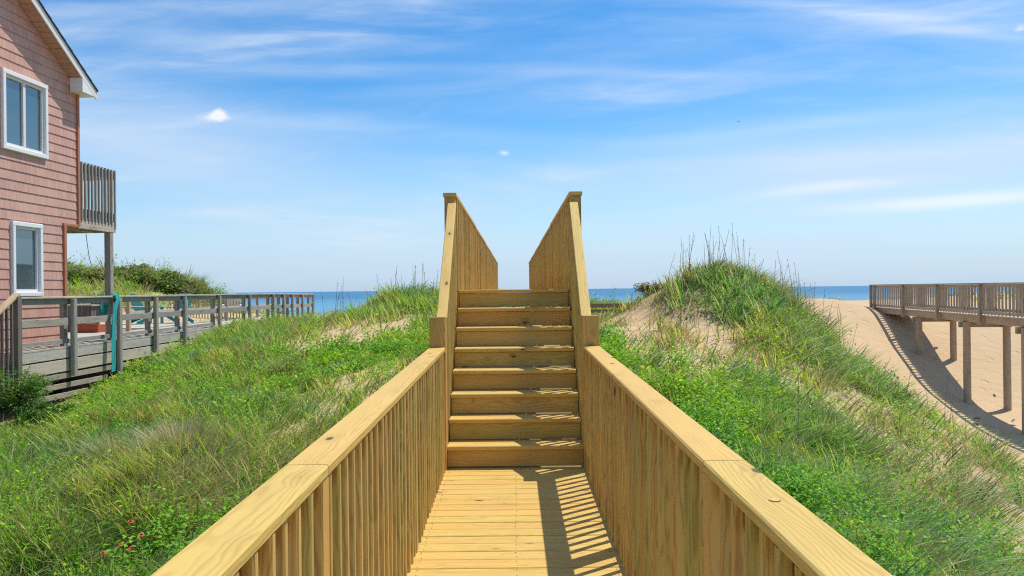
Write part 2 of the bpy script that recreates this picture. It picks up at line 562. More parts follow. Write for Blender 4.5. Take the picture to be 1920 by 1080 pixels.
def empty(name, loc, label=None, cat=None, group=None):
    o = bpy.data.objects.new(name, None)
    COL.objects.link(o)
    o.location = loc
    return tag(o, label, cat, group)


def np_mesh(name, verts, faces_flat, loop_total, mat, cols=None, smooth=False):
    me = bpy.data.meshes.new(name)
    nv, nl, nf = len(verts), len(faces_flat), len(loop_total)
    me.vertices.add(nv)
    me.vertices.foreach_set('co', np.ascontiguousarray(verts, dtype=np.float32).ravel())
    me.loops.add(nl)
    me.loops.foreach_set('vertex_index', np.ascontiguousarray(faces_flat, dtype=np.int32))
    me.polygons.add(nf)
    ls = np.zeros(nf, dtype=np.int32)
    ls[1:] = np.cumsum(loop_total)[:-1]
    me.polygons.foreach_set('loop_start', ls)
    if smooth:
        me.polygons.foreach_set('use_smooth', np.ones(nf, dtype=bool))
    if cols is not None:
        a = me.attributes.new('col', 'FLOAT_COLOR', 'POINT')
        c4 = np.ones((nv, 4), dtype=np.float32)
        c4[:, :3] = cols
        a.data.foreach_set('color', c4.ravel())
    me.materials.append(mat)
    me.update(calc_edges=True)
    me.validate()
    o = bpy.data.objects.new(name, me)
    COL.objects.link(o)
    return o


# ------------------------------------------------------------------ numpy value noise
_perm = nrg.random((256, 256))


def vnoise(x, y):
    xi, yi = np.floor(x).astype(int), np.floor(y).astype(int)
    fx, fy = x - xi, y - yi
    fx = fx * fx * (3 - 2 * fx)
    fy = fy * fy * (3 - 2 * fy)
    g = lambda a, b: _perm[a & 255, b & 255]
    return (g(xi, yi) * (1 - fx) + g(xi + 1, yi) * fx) * (1 - fy) + (g(xi, yi + 1) * (1 - fx) + g(xi + 1, yi + 1) * fx) * fy


def fbm(x, y, o=4):
    s, a, n = 0, 0.5, 0
    for k in range(o):
        s = s + a * vnoise(x * 2 ** k + 17.3 * k, y * 2 ** k + 9.1 * k)
        n += a
        a *= 0.5
    return s / n


# ------------------------------------------------------------------ terrain
TP = [(-8.05, 14, -0.66), (-8.5, 15, -0.60), (-8.6, 16.3, -0.45), (-6.74, 10.5, -0.82), (-5.14, 8, -0.86), (-3.92, 6.1, -0.89), (-2.9, 6.1, -0.77), (-4.07, 8, -0.56), (-3.68, 9, -0.5),
      (-3.93, 11.5, -0.27), (-2.82, 10.5, -0.14), (-5.3, 12, -0.38), (-2.54, 14.5, 0.11), (-4.23, 18.5, 0.38), (-4.34, 23, 0.67), (-3.92, 27, 1.28),
      (-2.83, 26, 0.95), (-6.63, 29, 0.22), (-6.06, 30, 0.18), (-6.3, 33, 0.1), (-7.5, 31, 0.2), (-8.6, 21, 0.0), (-8.5, 18, -0.26), (-8.6, 24.3, 0.34), (-8.6, 28.5, 0.26),
      (-8.82, 36, 0.5), (-7.33, 26, 0.30), (-5.6, 27, 0.35), (-5.47, 16, -0.05), (-4.16, 15.5, -0.02), (-2.86, 12.5, -0.04), (-2.56, 18, 0.21), (-2.44, 20, 0.4),
      (-19.96, 42, 2.05), (-22.76, 42, 2.15), (-17.72, 42, 1.8), (-15.3, 40, 0.8), (-14.2, 41, 0.3), (-15.0, 42, 0.6), (-25.56, 42, 2.65), (-32, 42, 2.5), (-11.86, 31, 0.5), (-13.26, 31, 0.7),
      (-11, 23, 0.0), (-12.5, 26, 0.0), (-10, 28, 0.3), (-13, 20, -0.3), (-16, 27, 0.3),
      (1.22, 11, 0.43), (1.67, 15, 0.83), (2.53, 16, 0.86), (1.45, 10, 0.25), (1.78, 9, 0.01), (4.27, 17, 1.84), (5.04, 17.3, 1.72), (4.6, 17.6, 1.85),
      (3.75, 17.2, 1.74), (3.08, 17.4, 1.50), (3.3, 19, 0.8), (2.1, 18.5, 0.5), (2.5, 20.5, 0.35), (1.6, 20, 0.4), (3.2, 21.5, 0.4), (3.48, 13.5, 0.47), (3.06, 14.5, 0.72), (3.38, 16, 1.24), (4.57, 15, 0.77), (5.92, 17.5, 1.2),
      (3.2, 11, -0.06), (6.26, 16, 0.29), (6.87, 15, -0.48), (4.83, 13.5, 0.11), (3.04, 8.5, -0.53), (2.41, 5.5, -0.62), (4.88, 11.5, -0.63),
      (4.98, 9.5, -0.97), (7.63, 14, -1.02), (7.12, 14.5, -0.76), (8.75, 14, -1.85), (5.62, 9, -1.46), (4.5, 7.2, -1.33), (2.04, 7, -0.44),
      (11.42, 18, -2.42), (11.24, 19, -2.3), (14.85, 26.3, -2.35), (16.05, 26.3, -2.5), (15.46, 30.6, -1.1), (16.7, 30.6, -1.22), (16.25, 36, 0.51),
      (14.33, 36, 0.96), (12.41, 36, 0.89), (12.53, 29.5, -0.51), (11.3, 23, -1.92), (11.28, 25, -1.35), (11.72, 31, 0.10), (20.42, 32, -0.77),
      (2.72, 26, 0.80), (3.15, 24, 0.55), (4.09, 23, 0.55), (4.6, 19.5, 1.1), (6.5, 20, 0.1), (9.0, 21, -1.3), (7.8, 18.5, -0.5), (9.5, 25, -0.9), (9, 30, 0.2), (8.5, 36, 0.8),
      (5, 30, 0.6), (0, 2, -0.6), (0, 6, -0.45), (0, 8, -0.2), (0, 9.5, 0.25), (0, 13, 0.75), (0, 20, 0.9), (0, 28, 0.9), (0, 36, 0.6),
      (-10, 0, -1.0), (10, 0, -1.7), (10, 8, -2.2), (0, -8, -0.8), (-20, 0, -1.0), (20, 0, -2.6), (20, 10, -2.7), (15, 17, -2.7), (22, 22, -2.6), (-30, 15, -0.5), (-12, 10, -0.7),
      (-12, 14, -0.5), (-30, 30, 0.6), (26, 36, 0.6), (30, 25, -2.2), (-20, 34, 1.2), (-16.5, 41, 1.6), (-13, 38, 0.4), (-3, 40, 0.5), (4, 40, 0.6), (-9, 42, 0.1), (-6, 38, 0.1), (14, 40, 0.8), (22, 40, 0.7)]
TP = np.array(TP)


def tps_fit(P):
    n = len(P)
    d = np.hypot(P[:, None, 0] - P[None, :, 0], P[:, None, 1] - P[None, :, 1])
    K = np.where(d > 0, d * d * np.log(d + 1e-12), 0) + np.eye(n) * 0.35
    A = np.zeros((n + 3, n + 3))
    A[:n, :n] = K
    A[:n, n] = 1
    A[:n, n + 1:] = P[:, :2]
    A[n:, :n] = A[:n, n:].T
    return np.linalg.solve(A, np.concatenate([P[:, 2], np.zeros(3)]))


TW = tps_fit(TP)


def smooth(a, b, x):
    q = np.clip((x - a) / (b - a), 0, 1)
    return q * q * (3 - 2 * q)


def terrain_z(X, Y):
    X, Y = np.asarray(X, float), np.asarray(Y, float)
    sh = X.shape
    x, y = X.ravel(), Y.ravel()
    z = np.zeros_like(x)
    for k in range(0, len(x), 40000):
        xs, ys = x[k:k + 40000], y[k:k + 40000]
        d2 = (xs[:, None] - TP[None, :, 0]) ** 2 + (ys[:, None] - TP[None, :, 1]) ** 2
        z[k:k + 40000] = (0.5 * d2 * np.log(d2 + 1e-9)) @ TW[:-3] + TW[-3] + TW[-2] * xs + TW[-1] * ys
    base = -1.6 + 2.2 * smooth(18, 38, y) + 0.5 * (fbm(x * 0.08, y * 0.08) - 0.5)
    f = np.maximum(smooth(27, 42, np.abs(x)), smooth(-6, -14, y))
    z = z * (1 - f) + base * f
    z = np.clip(z, -3.2, 3.2)
    g = smooth(42, 58, y)
    z = z * (1 - g) + (-4.0 - 0.055 * np.maximum(y - 58, 0)) * g
    rough = 0.10 * (fbm(x * 0.9, y * 0.9) - 0.5) + 0.05 * (fbm(x * 3.1 + 40, y * 3.1) - 0.5)
    flat = 1 - 0.7 * smooth(8.5, 11, x) * (y < 45)
    z = z + rough * flat
    # keep the sand under the floors
    under = (np.abs(x) < 1.0) & (y < 8.6)
    z = np.where(under, np.minimum(z, -0.22), z)
    under = (np.abs(x) < 1.0) & (y >= 8.6) & (y < 36)
    z = np.where(under, np.minimum(z, 1.15), z)
    return z.reshape(sh)


# vegetation fields:  x, y, density, leafy, dry, height
VP = np.array([
    (-6.7, 10.5, 1, .25, .25, .50), (-5.1, 8, 1, .20, .25, .50), (-3.9, 6.1, 1, .35, .25, .42), (-2.9, 6.1, 1, .6, .3, .35), (-4.1, 8, 1, .15, .4, .5),
    (-3.68, 9, 1, .10, .55, .5), (-3.2, 9.6, .9, .1, .4, .45), (-4.6, 9.2, 1, .45, .35, .45), (-3.9, 11.5, .9, .15, .25, .42), (-2.7, 10.5, .40, .1, .2, .24), (-2.95, 10.0, .5, .1, .2, .28), (-2.5, 12.6, .10, .1, .2, .2), (-2.55, 11.5, .16, .1, .2, .2), (-2.9, 12.6, .5, .2, .2, .26), (-2.1, 13.4, .4, .1, .2, .22), (-2.35, 13.6, .05, .1, .2, .18), (-2.4, 14.5, .05, .1, .2, .2), (-2.7, 14.8, .1, .3, .2, .2),
    (-2.0, 9.0, .6, .1, .2, .35), (-1.9, 12, .3, .1, .2, .3), (-1.8, 15, .35, .3, .1, .3),
    (-5.3, 12, 1, .35, .35, .42), (-5.0, 13.5, 1, .45, .2, .35), (-3.6, 13.3, 1, .7, .1, .28), (-3.4, 17, 1, .95, 0, .26), (-2.4, 18.5, .95, .9, 0, .25), (-3.3, 15.3, 1, .85, .05, .25), (-2.0, 17, .9, .9, 0, .22),
    (-2.2, 21, .5, .5, .2, .35), (-4.3, 18.6, .10, .1, .4, .3), (-4.6, 20, .10, .1, .4, .35), (-3.6, 21, .15, .1, .3, .35), (-5.4, 19, .45, .1, .4, .4), (-6.4, 18, 1, .1, .25, .42), (-6, 15.5, 1, .2, .3, .42), (-7.4, 15, 1, .45, .15, .36), (-7.3, 21, 1, .1, .3, .42),
    (-4.3, 23, .5, .1, .35, .42), (-3.9, 27, 1, .05, .25, .55), (-3.2, 26, 1, .05, .3, .5), (-2, 26, .7, .1, .3, .45), (-5.2, 26, .8, .05, .3, .45), (-6.6, 29, .9, .05, .2, .30), (-7.3, 26, .9, .05, .25, .34), (-5.6, 28.5, .7, .05, .3, .3), (-8.8, 35, .15, 0, .3, .3), (-7.9, 33, .2, 0, .3, .3),
    (-8.3, 24, 1, .15, .2, .42), (-8.5, 21, 1, .45, .1, .35), (-8.4, 18, 1, .45, .1, .35), (-8.0, 14, .7, .5, .1, .14), (-8.4, 15.2, .7, .4, .1, .13), (-8.5, 16.4, .8, .4, .1, .16), (-7.8, 13.3, .9, .5, .1, .2), (-8.3, 28, 1, .05, .2, .4),
    (-20, 42, 1, .3, .5, .9), (-25, 42, 1, .3, .5, .9), (-17, 42, 1, .3, .5, .9), (-15, 40, .3, .1, .5, .22), (-14, 41, .15, .1, .5, .2), (-15.6, 41.5, .6, .2, .5, .4), (-13.2, 31, .02, 0, .4, .3), (-11.8, 31, .02, 0, .4, .3), (-12, 26, 0, 0, 0, .3), (-11, 20, .1, 0, 0, .3), (-16, 33, .4, .2, .5, .4), (-20, 36, .6, .3, .6, .4),
    (1.2, 11, 1, 1, 0, .24), (1.5, 10, 1, 1, 0, .26), (1.25, 13, .9, 1, 0, .2), (1.8, 9, 1, 1, 0, .26), (2.04, 7, 1, .9, .1, .28), (2.4, 5.5, 1, .8, .15, .3), (3.04, 8.5, 1, .65, .2, .32), (2.2, 9.6, 1, .9, .05, .28), (3.1, 10.6, 1, .75, .1, .3), (2.3, 11.2, .6, .6, .2, .3),
    (3.6, 12, .8, .6, .2, .3), (1.7, 15, .28, .1, .5, .22), (2.1, 13, .34, .1, .4, .26), (2.5, 16, .34, 0, .5, .28), (2.7, 14, .34, 0, .6, .28), (3.4, 13.4, .32, 0, .6, .28), (2.7, 12.3, .25, .3, .4, .35), (3.1, 14.6, .40, 0, .5, .34), (3.4, 16, .75, 0, .45, .38), (4.1, 12.9, .2, .2, .5, .3),
    (4.27, 17.1, .95, 0, .6, .3), (5, 17.3, .95, .05, .5, .34), (3.75, 17.0, .9, 0, .5, .32), (3.2, 17.2, .7, 0, .5, .3), (4.3, 16.4, .9, 0, .45, .3), (4.5, 15.2, .85, .2, .3, .4), (5.2, 14.7, .9, .5, .15, .33), (5.9, 17.4, .95, .1, .4, .38), (6.3, 16, .75, .2, .35, .42), (6.9, 15, .7, .3, .35, .38), (4.8, 13.5, .7, .35, .3, .34), (4.1, 14.2, .45, .1, .4, .4),
    (4.4, 11.2, .75, .25, .5, .36), (5.2, 12.0, .48, .18, .6, .34), (5.0, 9.5, .6, .15, .7, .42), (4.2, 9.6, .75, .25, .5, .4), (7.1, 14.5, .6, .3, .35, .35), (7.7, 14, .5, .2, .4, .34), (6.3, 11, .5, .15, .65, .36), (6.0, 13, .55, .3, .5, .33), (8.7, 14, .3, .2, .4, .3), (5.6, 9, .5, .12, .7, .4), (4.5, 7.2, .95, .6, .3, .33), (3.5, 6.5, 1, .75, .2, .32), (5.4, 7.6, .55, .25, .6, .38), (7.2, 11.5, .5, .2, .5, .34), (4.3, 8.3, .9, .5, .3, .34),
    (10, 16, .03, 0, .5, .3), (9.3, 14.8, .06, 0, .5, .3), (11, 18, 0, 0, 0, .3), (11, 23, 0, 0, 0, .3), (14, 25, 0, 0, 0, .3), (12.4, 36, .0, 0, 0, .3), (16, 36, 0, 0, 0, .3), (12, 31, 0, 0, 0, .3), (9, 21, .12, 0, .5, .4), (7.5, 19, .35, 0, .5, .4), (20, 32, 0, 0, 0, .3), (10, 27, 0, 0, 0, .3), (9, 33, .02, 0, .4, .3), (12, 12, .05, 0, .5, .3), (20, 20, 0, 0, 0, .3), (18, 12, 0, 0, 0, .3),
    (0, 12, .3, .2, .3, .3), (0, 20, .4, .2, .3, .3), (2.7, 26, .9, .1, .2, .4), (4, 23, .4, .1, .3, .4), (2, 22, .05, .1, .3, .25), (2.2, 20, .05, 0, .3, .25), (2.8, 21, .05, 0, .3, .25), (0, 32, .3, .1, .3, .3), (5, 30, .3, .1, .3, .3), (3, 19, .1, 0, .5, .3), (6, 24, .3, 0, .5, .4), (5, 40, .1, 0, .3, .3), (-4, 40, .15, 0, .3, .3)])


def veg_fields(x, y):
    wx = x + 0.8 * (fbm(x * 0.7 + 5, y * 0.7) - 0.5)
    wy = y + 0.8 * (fbm(x * 0.7, y * 0.7 + 31) - 0.5)
    out = np.zeros((len(x), 4))
    for k in range(0, len(x), 50000):
        d2 = (wx[k:k + 50000, None] - VP[None, :, 0]) ** 2 + (wy[k:k + 50000, None] - VP[None, :, 1]) ** 2
        w = 1.0 / (d2 + 0.04) ** 2
        out[k:k + 50000] = (w @ VP[:, 2:]) / w.sum(1, keepdims=True)
    return out


def axis(lo, hi, segs):
    """segs: list of (from, to, step)"""
    a = []
    for (p, q, st) in segs:
        a += list(np.arange(p, q, st))
    a.append(segs[-1][1])
    return np.array(a)


gx = axis(0, 0, [(-400, -100, 50), (-100, -40, 6), (-40, -16, 0.6), (-16, 18, 0.16), (18, 40, 0.6), (40, 100, 6), (100, 400, 50)])
gy = axis(0, 0, [(-200, -20, 30), (-20, 0, 1.0), (0, 44, 0.16), (44, 64, 0.8), (64, 120, 6)])
GX, GY = np.meshgrid(gx, gy)
GZ = terrain_z(GX, GY)
nx, ny = len(gx), len(gy)
idx = np.arange(nx * ny).reshape(ny, nx)
fq = np.stack([idx[:-1, :-1], idx[:-1, 1:], idx[1:, 1:], idx[1:, :-1]], -1).reshape(-1, 4)
ground = np_mesh('ground', np.stack([GX, GY, GZ], -1).reshape(-1, 3), fq.ravel(), np.full(len(fq), 4), M['sand'], smooth=True)
va = ground.data.attributes.new('veg', 'FLOAT', 'POINT')
va.data.foreach_set('value', veg_fields(GX.ravel(), GY.ravel())[:, 0].astype(np.float32))
tag(ground, 'pale sand of the dunes', kind='structure')

sea = MB()
sea.add([(-40000, 70, -4.8), (40000, 70, -4.8), (40000, 50000, -4.8), (-40000, 50000, -4.8)], [(0, 1, 2, 3)])
sea = sea.build('sea', M['sea'])
tag(sea, 'blue sea reaching the horizon', kind='structure')

# ------------------------------------------------------------------ boardwalk with stairs
bw = empty('boardwalk', (0, 6.9, 0), 'new yellow pine boardwalk with picket railings and a flight of stairs over the dune', 'boardwalk')
SL = 0.013


def fz(y):
    return -SL * max(0.0, 6.95 - y) if y < 6.95 else 0.0


mb = MB()
y = -1.6
while y < 6.9:
    w = 0.1385
    jx = rng.uniform(-0.006, 0.006)
    zc = fz(y + w / 2) - 0.019 + rng.uniform(-0.0012, 0.0012)
    mb.board((-0.635 + jx, y + w / 2, zc), (0.635 + jx, y + w / 2, zc), w, 0.038, ch=0.004)
    y += w + 0.0045
deck = mb.build('deck', M['pine'], bw)
mb = MB()
y = -1.6
while y < 6.9:
    for x in (-0.565, 0.0, 0.565):
        for yo in (0.03, 0.108):
            q = (x + rng.uniform(-.006, .006), y + yo + rng.uniform(-.006, .006), fz(y + yo))
            if q[1] > 3.5:
                mb.tube([(q[0], q[1], q[2] - 0.004), (q[0], q[1], q[2] + 0.0022)], 0.0042, 6)
    y += 0.1385 + 0.0045
o_ = mb.build('screw', M['screw'], deck)
o_['kind'] = 'stuff'
mb = MB()
for x in (-0.62, 0.0, 0.62):
    mb.board((x, -1.6, fz(-1.6) - 0.14), (x, 6.9, -0.14), 0.038, 0.19)
mb.build('joist', M['pine_riser'], bw)
BAL = 0.034
for sgn in (-1, 1):
    rl = MB()      # hidden rails that carry the balusters on the outside of the pickets
    rl.board((sgn * 0.655, -1.6, fz(-1.6) + 0.985), (sgn * 0.655, 6.88, 0.985), 0.036, 0.085)
    rl.board((sgn * 0.655, -1.6, fz(-1.6) + 0.10), (sgn * 0.655, 6.88, 0.10), 0.036, 0.085)
    rail = rl.build('railing', M['pine_baluster'], bw)
    for (a, b_) in ((-1.6, 2.538), (2.543, 6.885)):
        c = MB()
        c.board((sgn * 0.664, a, fz(a) + 1.039), (sgn * 0.664, b_, fz(b_) + 1.039), 0.141, 0.038, ch=0.006)
        c.build('cap_rail', M['pine'], rail)
    for py in (0.15, 2.52, 4.85):
        c = MB()
        c.board((sgn * 0.642, py, -1.1), (sgn * 0.642, py, fz(py) + 1.019), 0.088, 0.088, up=(0, 1, 0), ch=0.005)
        c.build('post', M['pine_baluster'], rail)
    y = 1.46
    while y < 6.80:
        if min(abs(y - q) for q in (0.15, 2.52, 4.85)) > 0.07:
            c = MB()
            ln = rng.uniform(-0.003, 0.003)
            c.board((sgn * (0.616 + rng.uniform(-0.003, 0.003)), y, fz(y) - 0.10), (sgn * (0.616 + ln), y + ln, fz(y) + 1.019), BAL + rng.uniform(-0.002, 0.003), BAL,
                    up=(0, 1, 0), ch=0.006)
            c.build('baluster', M['pine_baluster'], rail)
        y += 0.127
    # newel post at the foot of the stairs
    c = MB()
    c.board((sgn * 0.662, 6.96, -0.9), (sgn * 0.662, 6.96, 1.318), 0.138, 0.138, up=(0, 1, 0), ch=0.006)
    c.build('newel_post', M['pine_riser'], bw)
plug = MB()
plug.tube([(0.672, 2.08, fz(2.08) + 1.0585), (0.672, 2.08, fz(2.08) + 1.0605)], 0.013, 14)
pk = plug.build('knot_plug', M['plug'], bw)
plug = MB()
plug.tube([(0.672, 2.08, fz(2.08) + 1.0560), (0.672, 2.08, fz(2.08) + 1.0592)], 0.0155, 16)
plug.build('knot_ring', M['knot_ring'], pk)

# stairs: 8 risers of 0.194, run 0.25
RI, RU, Y1 = 0.194, 0.25, 6.95
stair = empty('staircase', (0, 0, 0))
stair.parent = bw
stair.location = (0, Y1 - 6.9, 0)
for x in (-0.612, 0.0, 0.612):
    st = MB()
    for q in range(8):
        st.box((x, Y1 + RU * (q + 0.5) + 0.04, RI * (q + 1) - 0.038 - 0.15), (0.036, RU - 0.01, 0.29))
    st.build('stringer', M['pine_riser'], stair)
for k in range(1, 9):
    zt = RI * k
    c = MB()
    yn = Y1 + RU * (k - 1)
    c.board((-0.592, yn + 0.066, zt - 0.019), (0.592, yn + 0.066, zt - 0.019), 0.138, 0.038, ch=0.006)
    c.board((-0.592, yn + 0.209, zt - 0.019), (0.592, yn + 0.209, zt - 0.019), 0.138, 0.038, ch=0.006)
    c.build('tread', M['pine'], stair)
    c = MB()
    yr = yn + 0.045
    gap = 0.009 if k in (1, 3, 4, 5) else 0.004
    c.board((-0.590, yr, RI * (k - 1) + gap + (RI - 0.04 - gap) / 2), (0.590, yr, RI * (k - 1) + gap + (RI - 0.04 - gap) / 2), 0.036, RI - 0.042 - gap, ch=0.003)
    c.build('riser', M['pine_riser'], stair)
SL0, SL1 = Vector((0, 7.035, 1.31)), Vector((0, 8.73, 2.50))
for sgn in (-1, 1):
    r_ = MB()
    sl = (SL1 - SL0) / (SL1.y - SL0.y)
    x = sgn * 0.668
    r_.board((x, 7.05, 1.31 - 0.10), (x, 8.74, 2.51 - 0.10), 0.034, 0.085)
    r_.board((x, 7.05, 0.34), (x, 8.74, 1.58), 0.034, 0.085)
    # outer stringer board
    r_.board((sgn * 0.668, 6.99, -0.02), (sgn * 0.668, 8.86, 1.42), 0.036, 0.25)
    rail = r_.build('stair_railing', M['pine_baluster'], bw)
    c = MB()
    c.board((sgn * 0.634, 7.03, 1.298), (sgn * 0.664, 8.735, 2.488), 0.092, 0.038, ch=0.005)
    c.build('handrail', M['pine'], rail)
    y = 7.10
    while y < 8.68:
        f = (y - 7.03) / 1.705
        c = MB()
        c.board((sgn * (0.612 + 0.02 * f), y, 0.18 + (y - 7.05) * 0.776 - 0.12), (sgn * (0.614 + 0.02 * f), y, 1.285 + f * 1.19), BAL, BAL, up=(0, 1, 0))
        c.build('baluster', M['pine_baluster'], rail)
        y += 0.118
# upper walkway
DZ = RI * 8
u_ = MB()
y = 8.93 + 0.07
while y < 32:
    u_.board((-0.62, y, DZ - 0.019), (0.62, y, DZ - 0.019), 0.1385, 0.038, ch=0.004)
    y += 0.143
u_.build('upper_deck', M['pine'], bw)
for sgn in (-1, 1):
    r_ = MB()
    x = sgn * 0.690
    r_.board((x, 8.80, DZ + 0.985), (x, 31.9, DZ + 0.985), 0.036, 0.085)
    r_.board((x, 8.80, DZ + 0.10), (x, 31.9, DZ + 0.10), 0.036, 0.085)
    r_.board((x, 8.90, DZ - 0.14), (x, 31.9, DZ - 0.14), 0.036, 0.19)
    rail = r_.build('upper_railing', M['pine_baluster'], bw)
    for (a, b_) in ((8.75, 13.2), (13.205, 18.0), (18.005, 22.8), (22.805, 27.5), (27.505, 32.0)):
        c = MB()
        c.board((sgn * 0.690, a, DZ + 1.043), (sgn * 0.680, b_, DZ + 1.043), 0.146, 0.042, ch=0.006)
        c.build('cap_rail', M['pine'], rail)
    for py in (8.815, 11.2, 13.6, 16, 18.4, 20.8, 23.2, 25.6, 28, 30.4, 31.9):
        c = MB()
        gz = float(terrain_z(np.array([sgn * 0.7]), np.array([py]))[0])
        c.board((sgn * 0.690, py, gz - 0.4), (sgn * 0.690, py, DZ + 1.02), 0.12 if py < 9 else 0.09, 0.09, up=(0, 1, 0), ch=0.005)
        c.build('post', M['pine_baluster'], rail)
    # pickets of the long upper railing
    c = MB()
    y = 8.93
    while y < 31.85:
        xo = 0.640 + rng.uniform(-0.005, 0.005)
        c.board((sgn * xo, y, DZ - 0.06), (sgn * (xo + rng.uniform(-0.003, 0.003)), y + rng.uniform(-0.006, 0.006), DZ + 1.02), BAL + rng.uniform(-0.002, 0.004), BAL, up=(0, 1, 0))
        y += 0.118
    b_ = c.build('baluster', M['pine_baluster'], rail)
    b_['kind'] = 'stuff'

# ------------------------------------------------------------------ beach house
HO = Vector((-9.26, 17.0, 0))
hd = Vector((-0.0447, -1, 0)).normalized()
hn = Vector((1, -0.0447, 0)).normalized()


def hp(s, z, out=0.0):
    return HO + hd * s + hn * out + Vector((0, 0, z))


house = empty('beach_house', HO + Vector((0, 0, -0.4)), 'two storey beach house with pink shingle siding and white framed windows', 'house')
EX = 0.185


def courses(mb, P, s0, s1, z0, z1, lim=None, openings=()):
    """lapped shingle courses; P(s,z,out); lim(z)->(smin,smax)"""
    k0, k1 = math.floor(z0 / EX), math.ceil(z1 / EX)
    for k in range(k0, k1):
        za, zb = k * EX, (k + 1) * EX
        cuts = sorted({max(za, z0), min(zb, z1)} | {q for o in openings for q in (o[2], o[3]) if max(za, z0) < q < min(zb, z1)})
        for a, b_ in zip(cuts[:-1], cuts[1:]):
            if b_ - a < 1e-4:
                continue
            oa = 0.014 * (1 - (a - za) / EX) + 0.002
            ob = 0.014 * (1 - (b_ - za) / EX) + 0.002
            mid = (a + b_) / 2
            la, lb = (lim(a), lim(b_)) if lim else ((s0, s1), (s0, s1))
            iv = [[None, None]]
            for o in sorted(openings):
                if o[2] < mid < o[3]:
                    iv[-1][1] = o[0]
                    iv.append([o[1], None])
            for (p, q) in iv:
                a0 = max(la[0], s0) if p is None else p
                a1 = min(la[1], s1) if q is None else q
                b0 = max(lb[0], s0) if p is None else p
                b1 = min(lb[1], s1) if q is None else q
                if a1 - a0 < 0.01:
                    continue
                b0, b1 = min(b0, b1), max(b0, b1)
                vs_ = [P(a0, a, oa), P(a1, a, oa), P(b1, b_, ob), P(b0, b_, ob), P(a0, a, -0.02), P(a1, a, -0.02), P(b1, b_, -0.02), P(b0, b_, -0.02)]
                bcs = [(a0, a + 0.001, 0), (a1, a + 0.001, 0), (b1, b_ - 0.001, 0), (b0, b_ - 0.001, 0)] * 2
                mb.add(vs_, [(0, 1, 2, 3), (0, 4, 5, 1), (0, 3, 7, 4), (1, 5, 6, 2), (3, 2, 6, 7)], bcs)


HW = 10.4     # width of the gable
SOF = lambda s: 5.92 + 0.63 * min(s, HW - s)
UP_W = (1.06, 2.38, 4.24, 5.72)
LO_W = (1.26, 2.15, 1.52, 2.93)
UP_W2 = (5.2, 6.5, 4.24, 5.72)
mb = MB()
courses(mb, hp, 0.0, HW, 3.02, 9.2, lim=lambda z: (max(0.0, (z - 5.92) / 0.63), min(HW, HW - (z - 5.92) / 0.63)), openings=(UP_W, UP_W2))
courses(mb, hp, 0.5, HW, -0.2, 3.02, openings=(LO_W,))
# the other three walls
Pn = lambda s, z, o: hp(-o, z, -s)
courses(mb, Pn, 0.0, 9.0, 3.02, 5.95)
Pl = lambda s, z, o: hp(0.5 - o, z, -s)
courses(mb, Pl, 0.0, 9.0, 0.4, 3.02)
Pb = lambda s, z, o: hp(HW + o, z, -s)
courses(mb, Pb, 0.0, 9.0, -0.2, 5.95)
mb.build('wall', M['siding'], house)
mb = MB()   # inner core behind the siding so that no light leaks
mb.prism([hp(0.53, -0.5, -0.05), hp(HW - 0.03, -0.5, -0.05), hp(HW - 0.03, 3.02, -0.05), hp(0.53, 3.02, -0.05)], -hn * 0.06)
mb.prism([hp(0.03, 3.02, -0.13), hp(0.03, 5.8, -0.13), hp(HW / 2, 9.1, -0.13), hp(HW - 0.03, 5.8, -0.13), hp(HW - 0.03, 3.02, -0.13)], -hn * 0.06)
mb.prism([hp(0.02, 3.00, -0.03), hp(HW, 3.00, -0.03), hp(HW, 3.0, -9), hp(0.02, 3.0, -9)], (0, 0, 0.04))
mb.build('inner_wall', M['dark'], house)
# trims at the corners and under the overhang
mb = MB()
mb.board(hp(0.0, 3.0, 0.012), hp(0.0, 5.85, 0.012), 0.07, 0.07, up=tuple(hn), ch=0.004)
mb.board(hp(0.5, 0.3, 0.012), hp(0.5, 2.985, 0.012), 0.085, 0.07, up=tuple(hn), ch=0.004)
mb.board(hp(-0.03, 3.0, 0.014), hp(0.56, 3.0, 0.014), 0.06, 0.05, up=(0, 0, 1), ch=0.003)
mb.build('corner_trim', M['corner'], house)


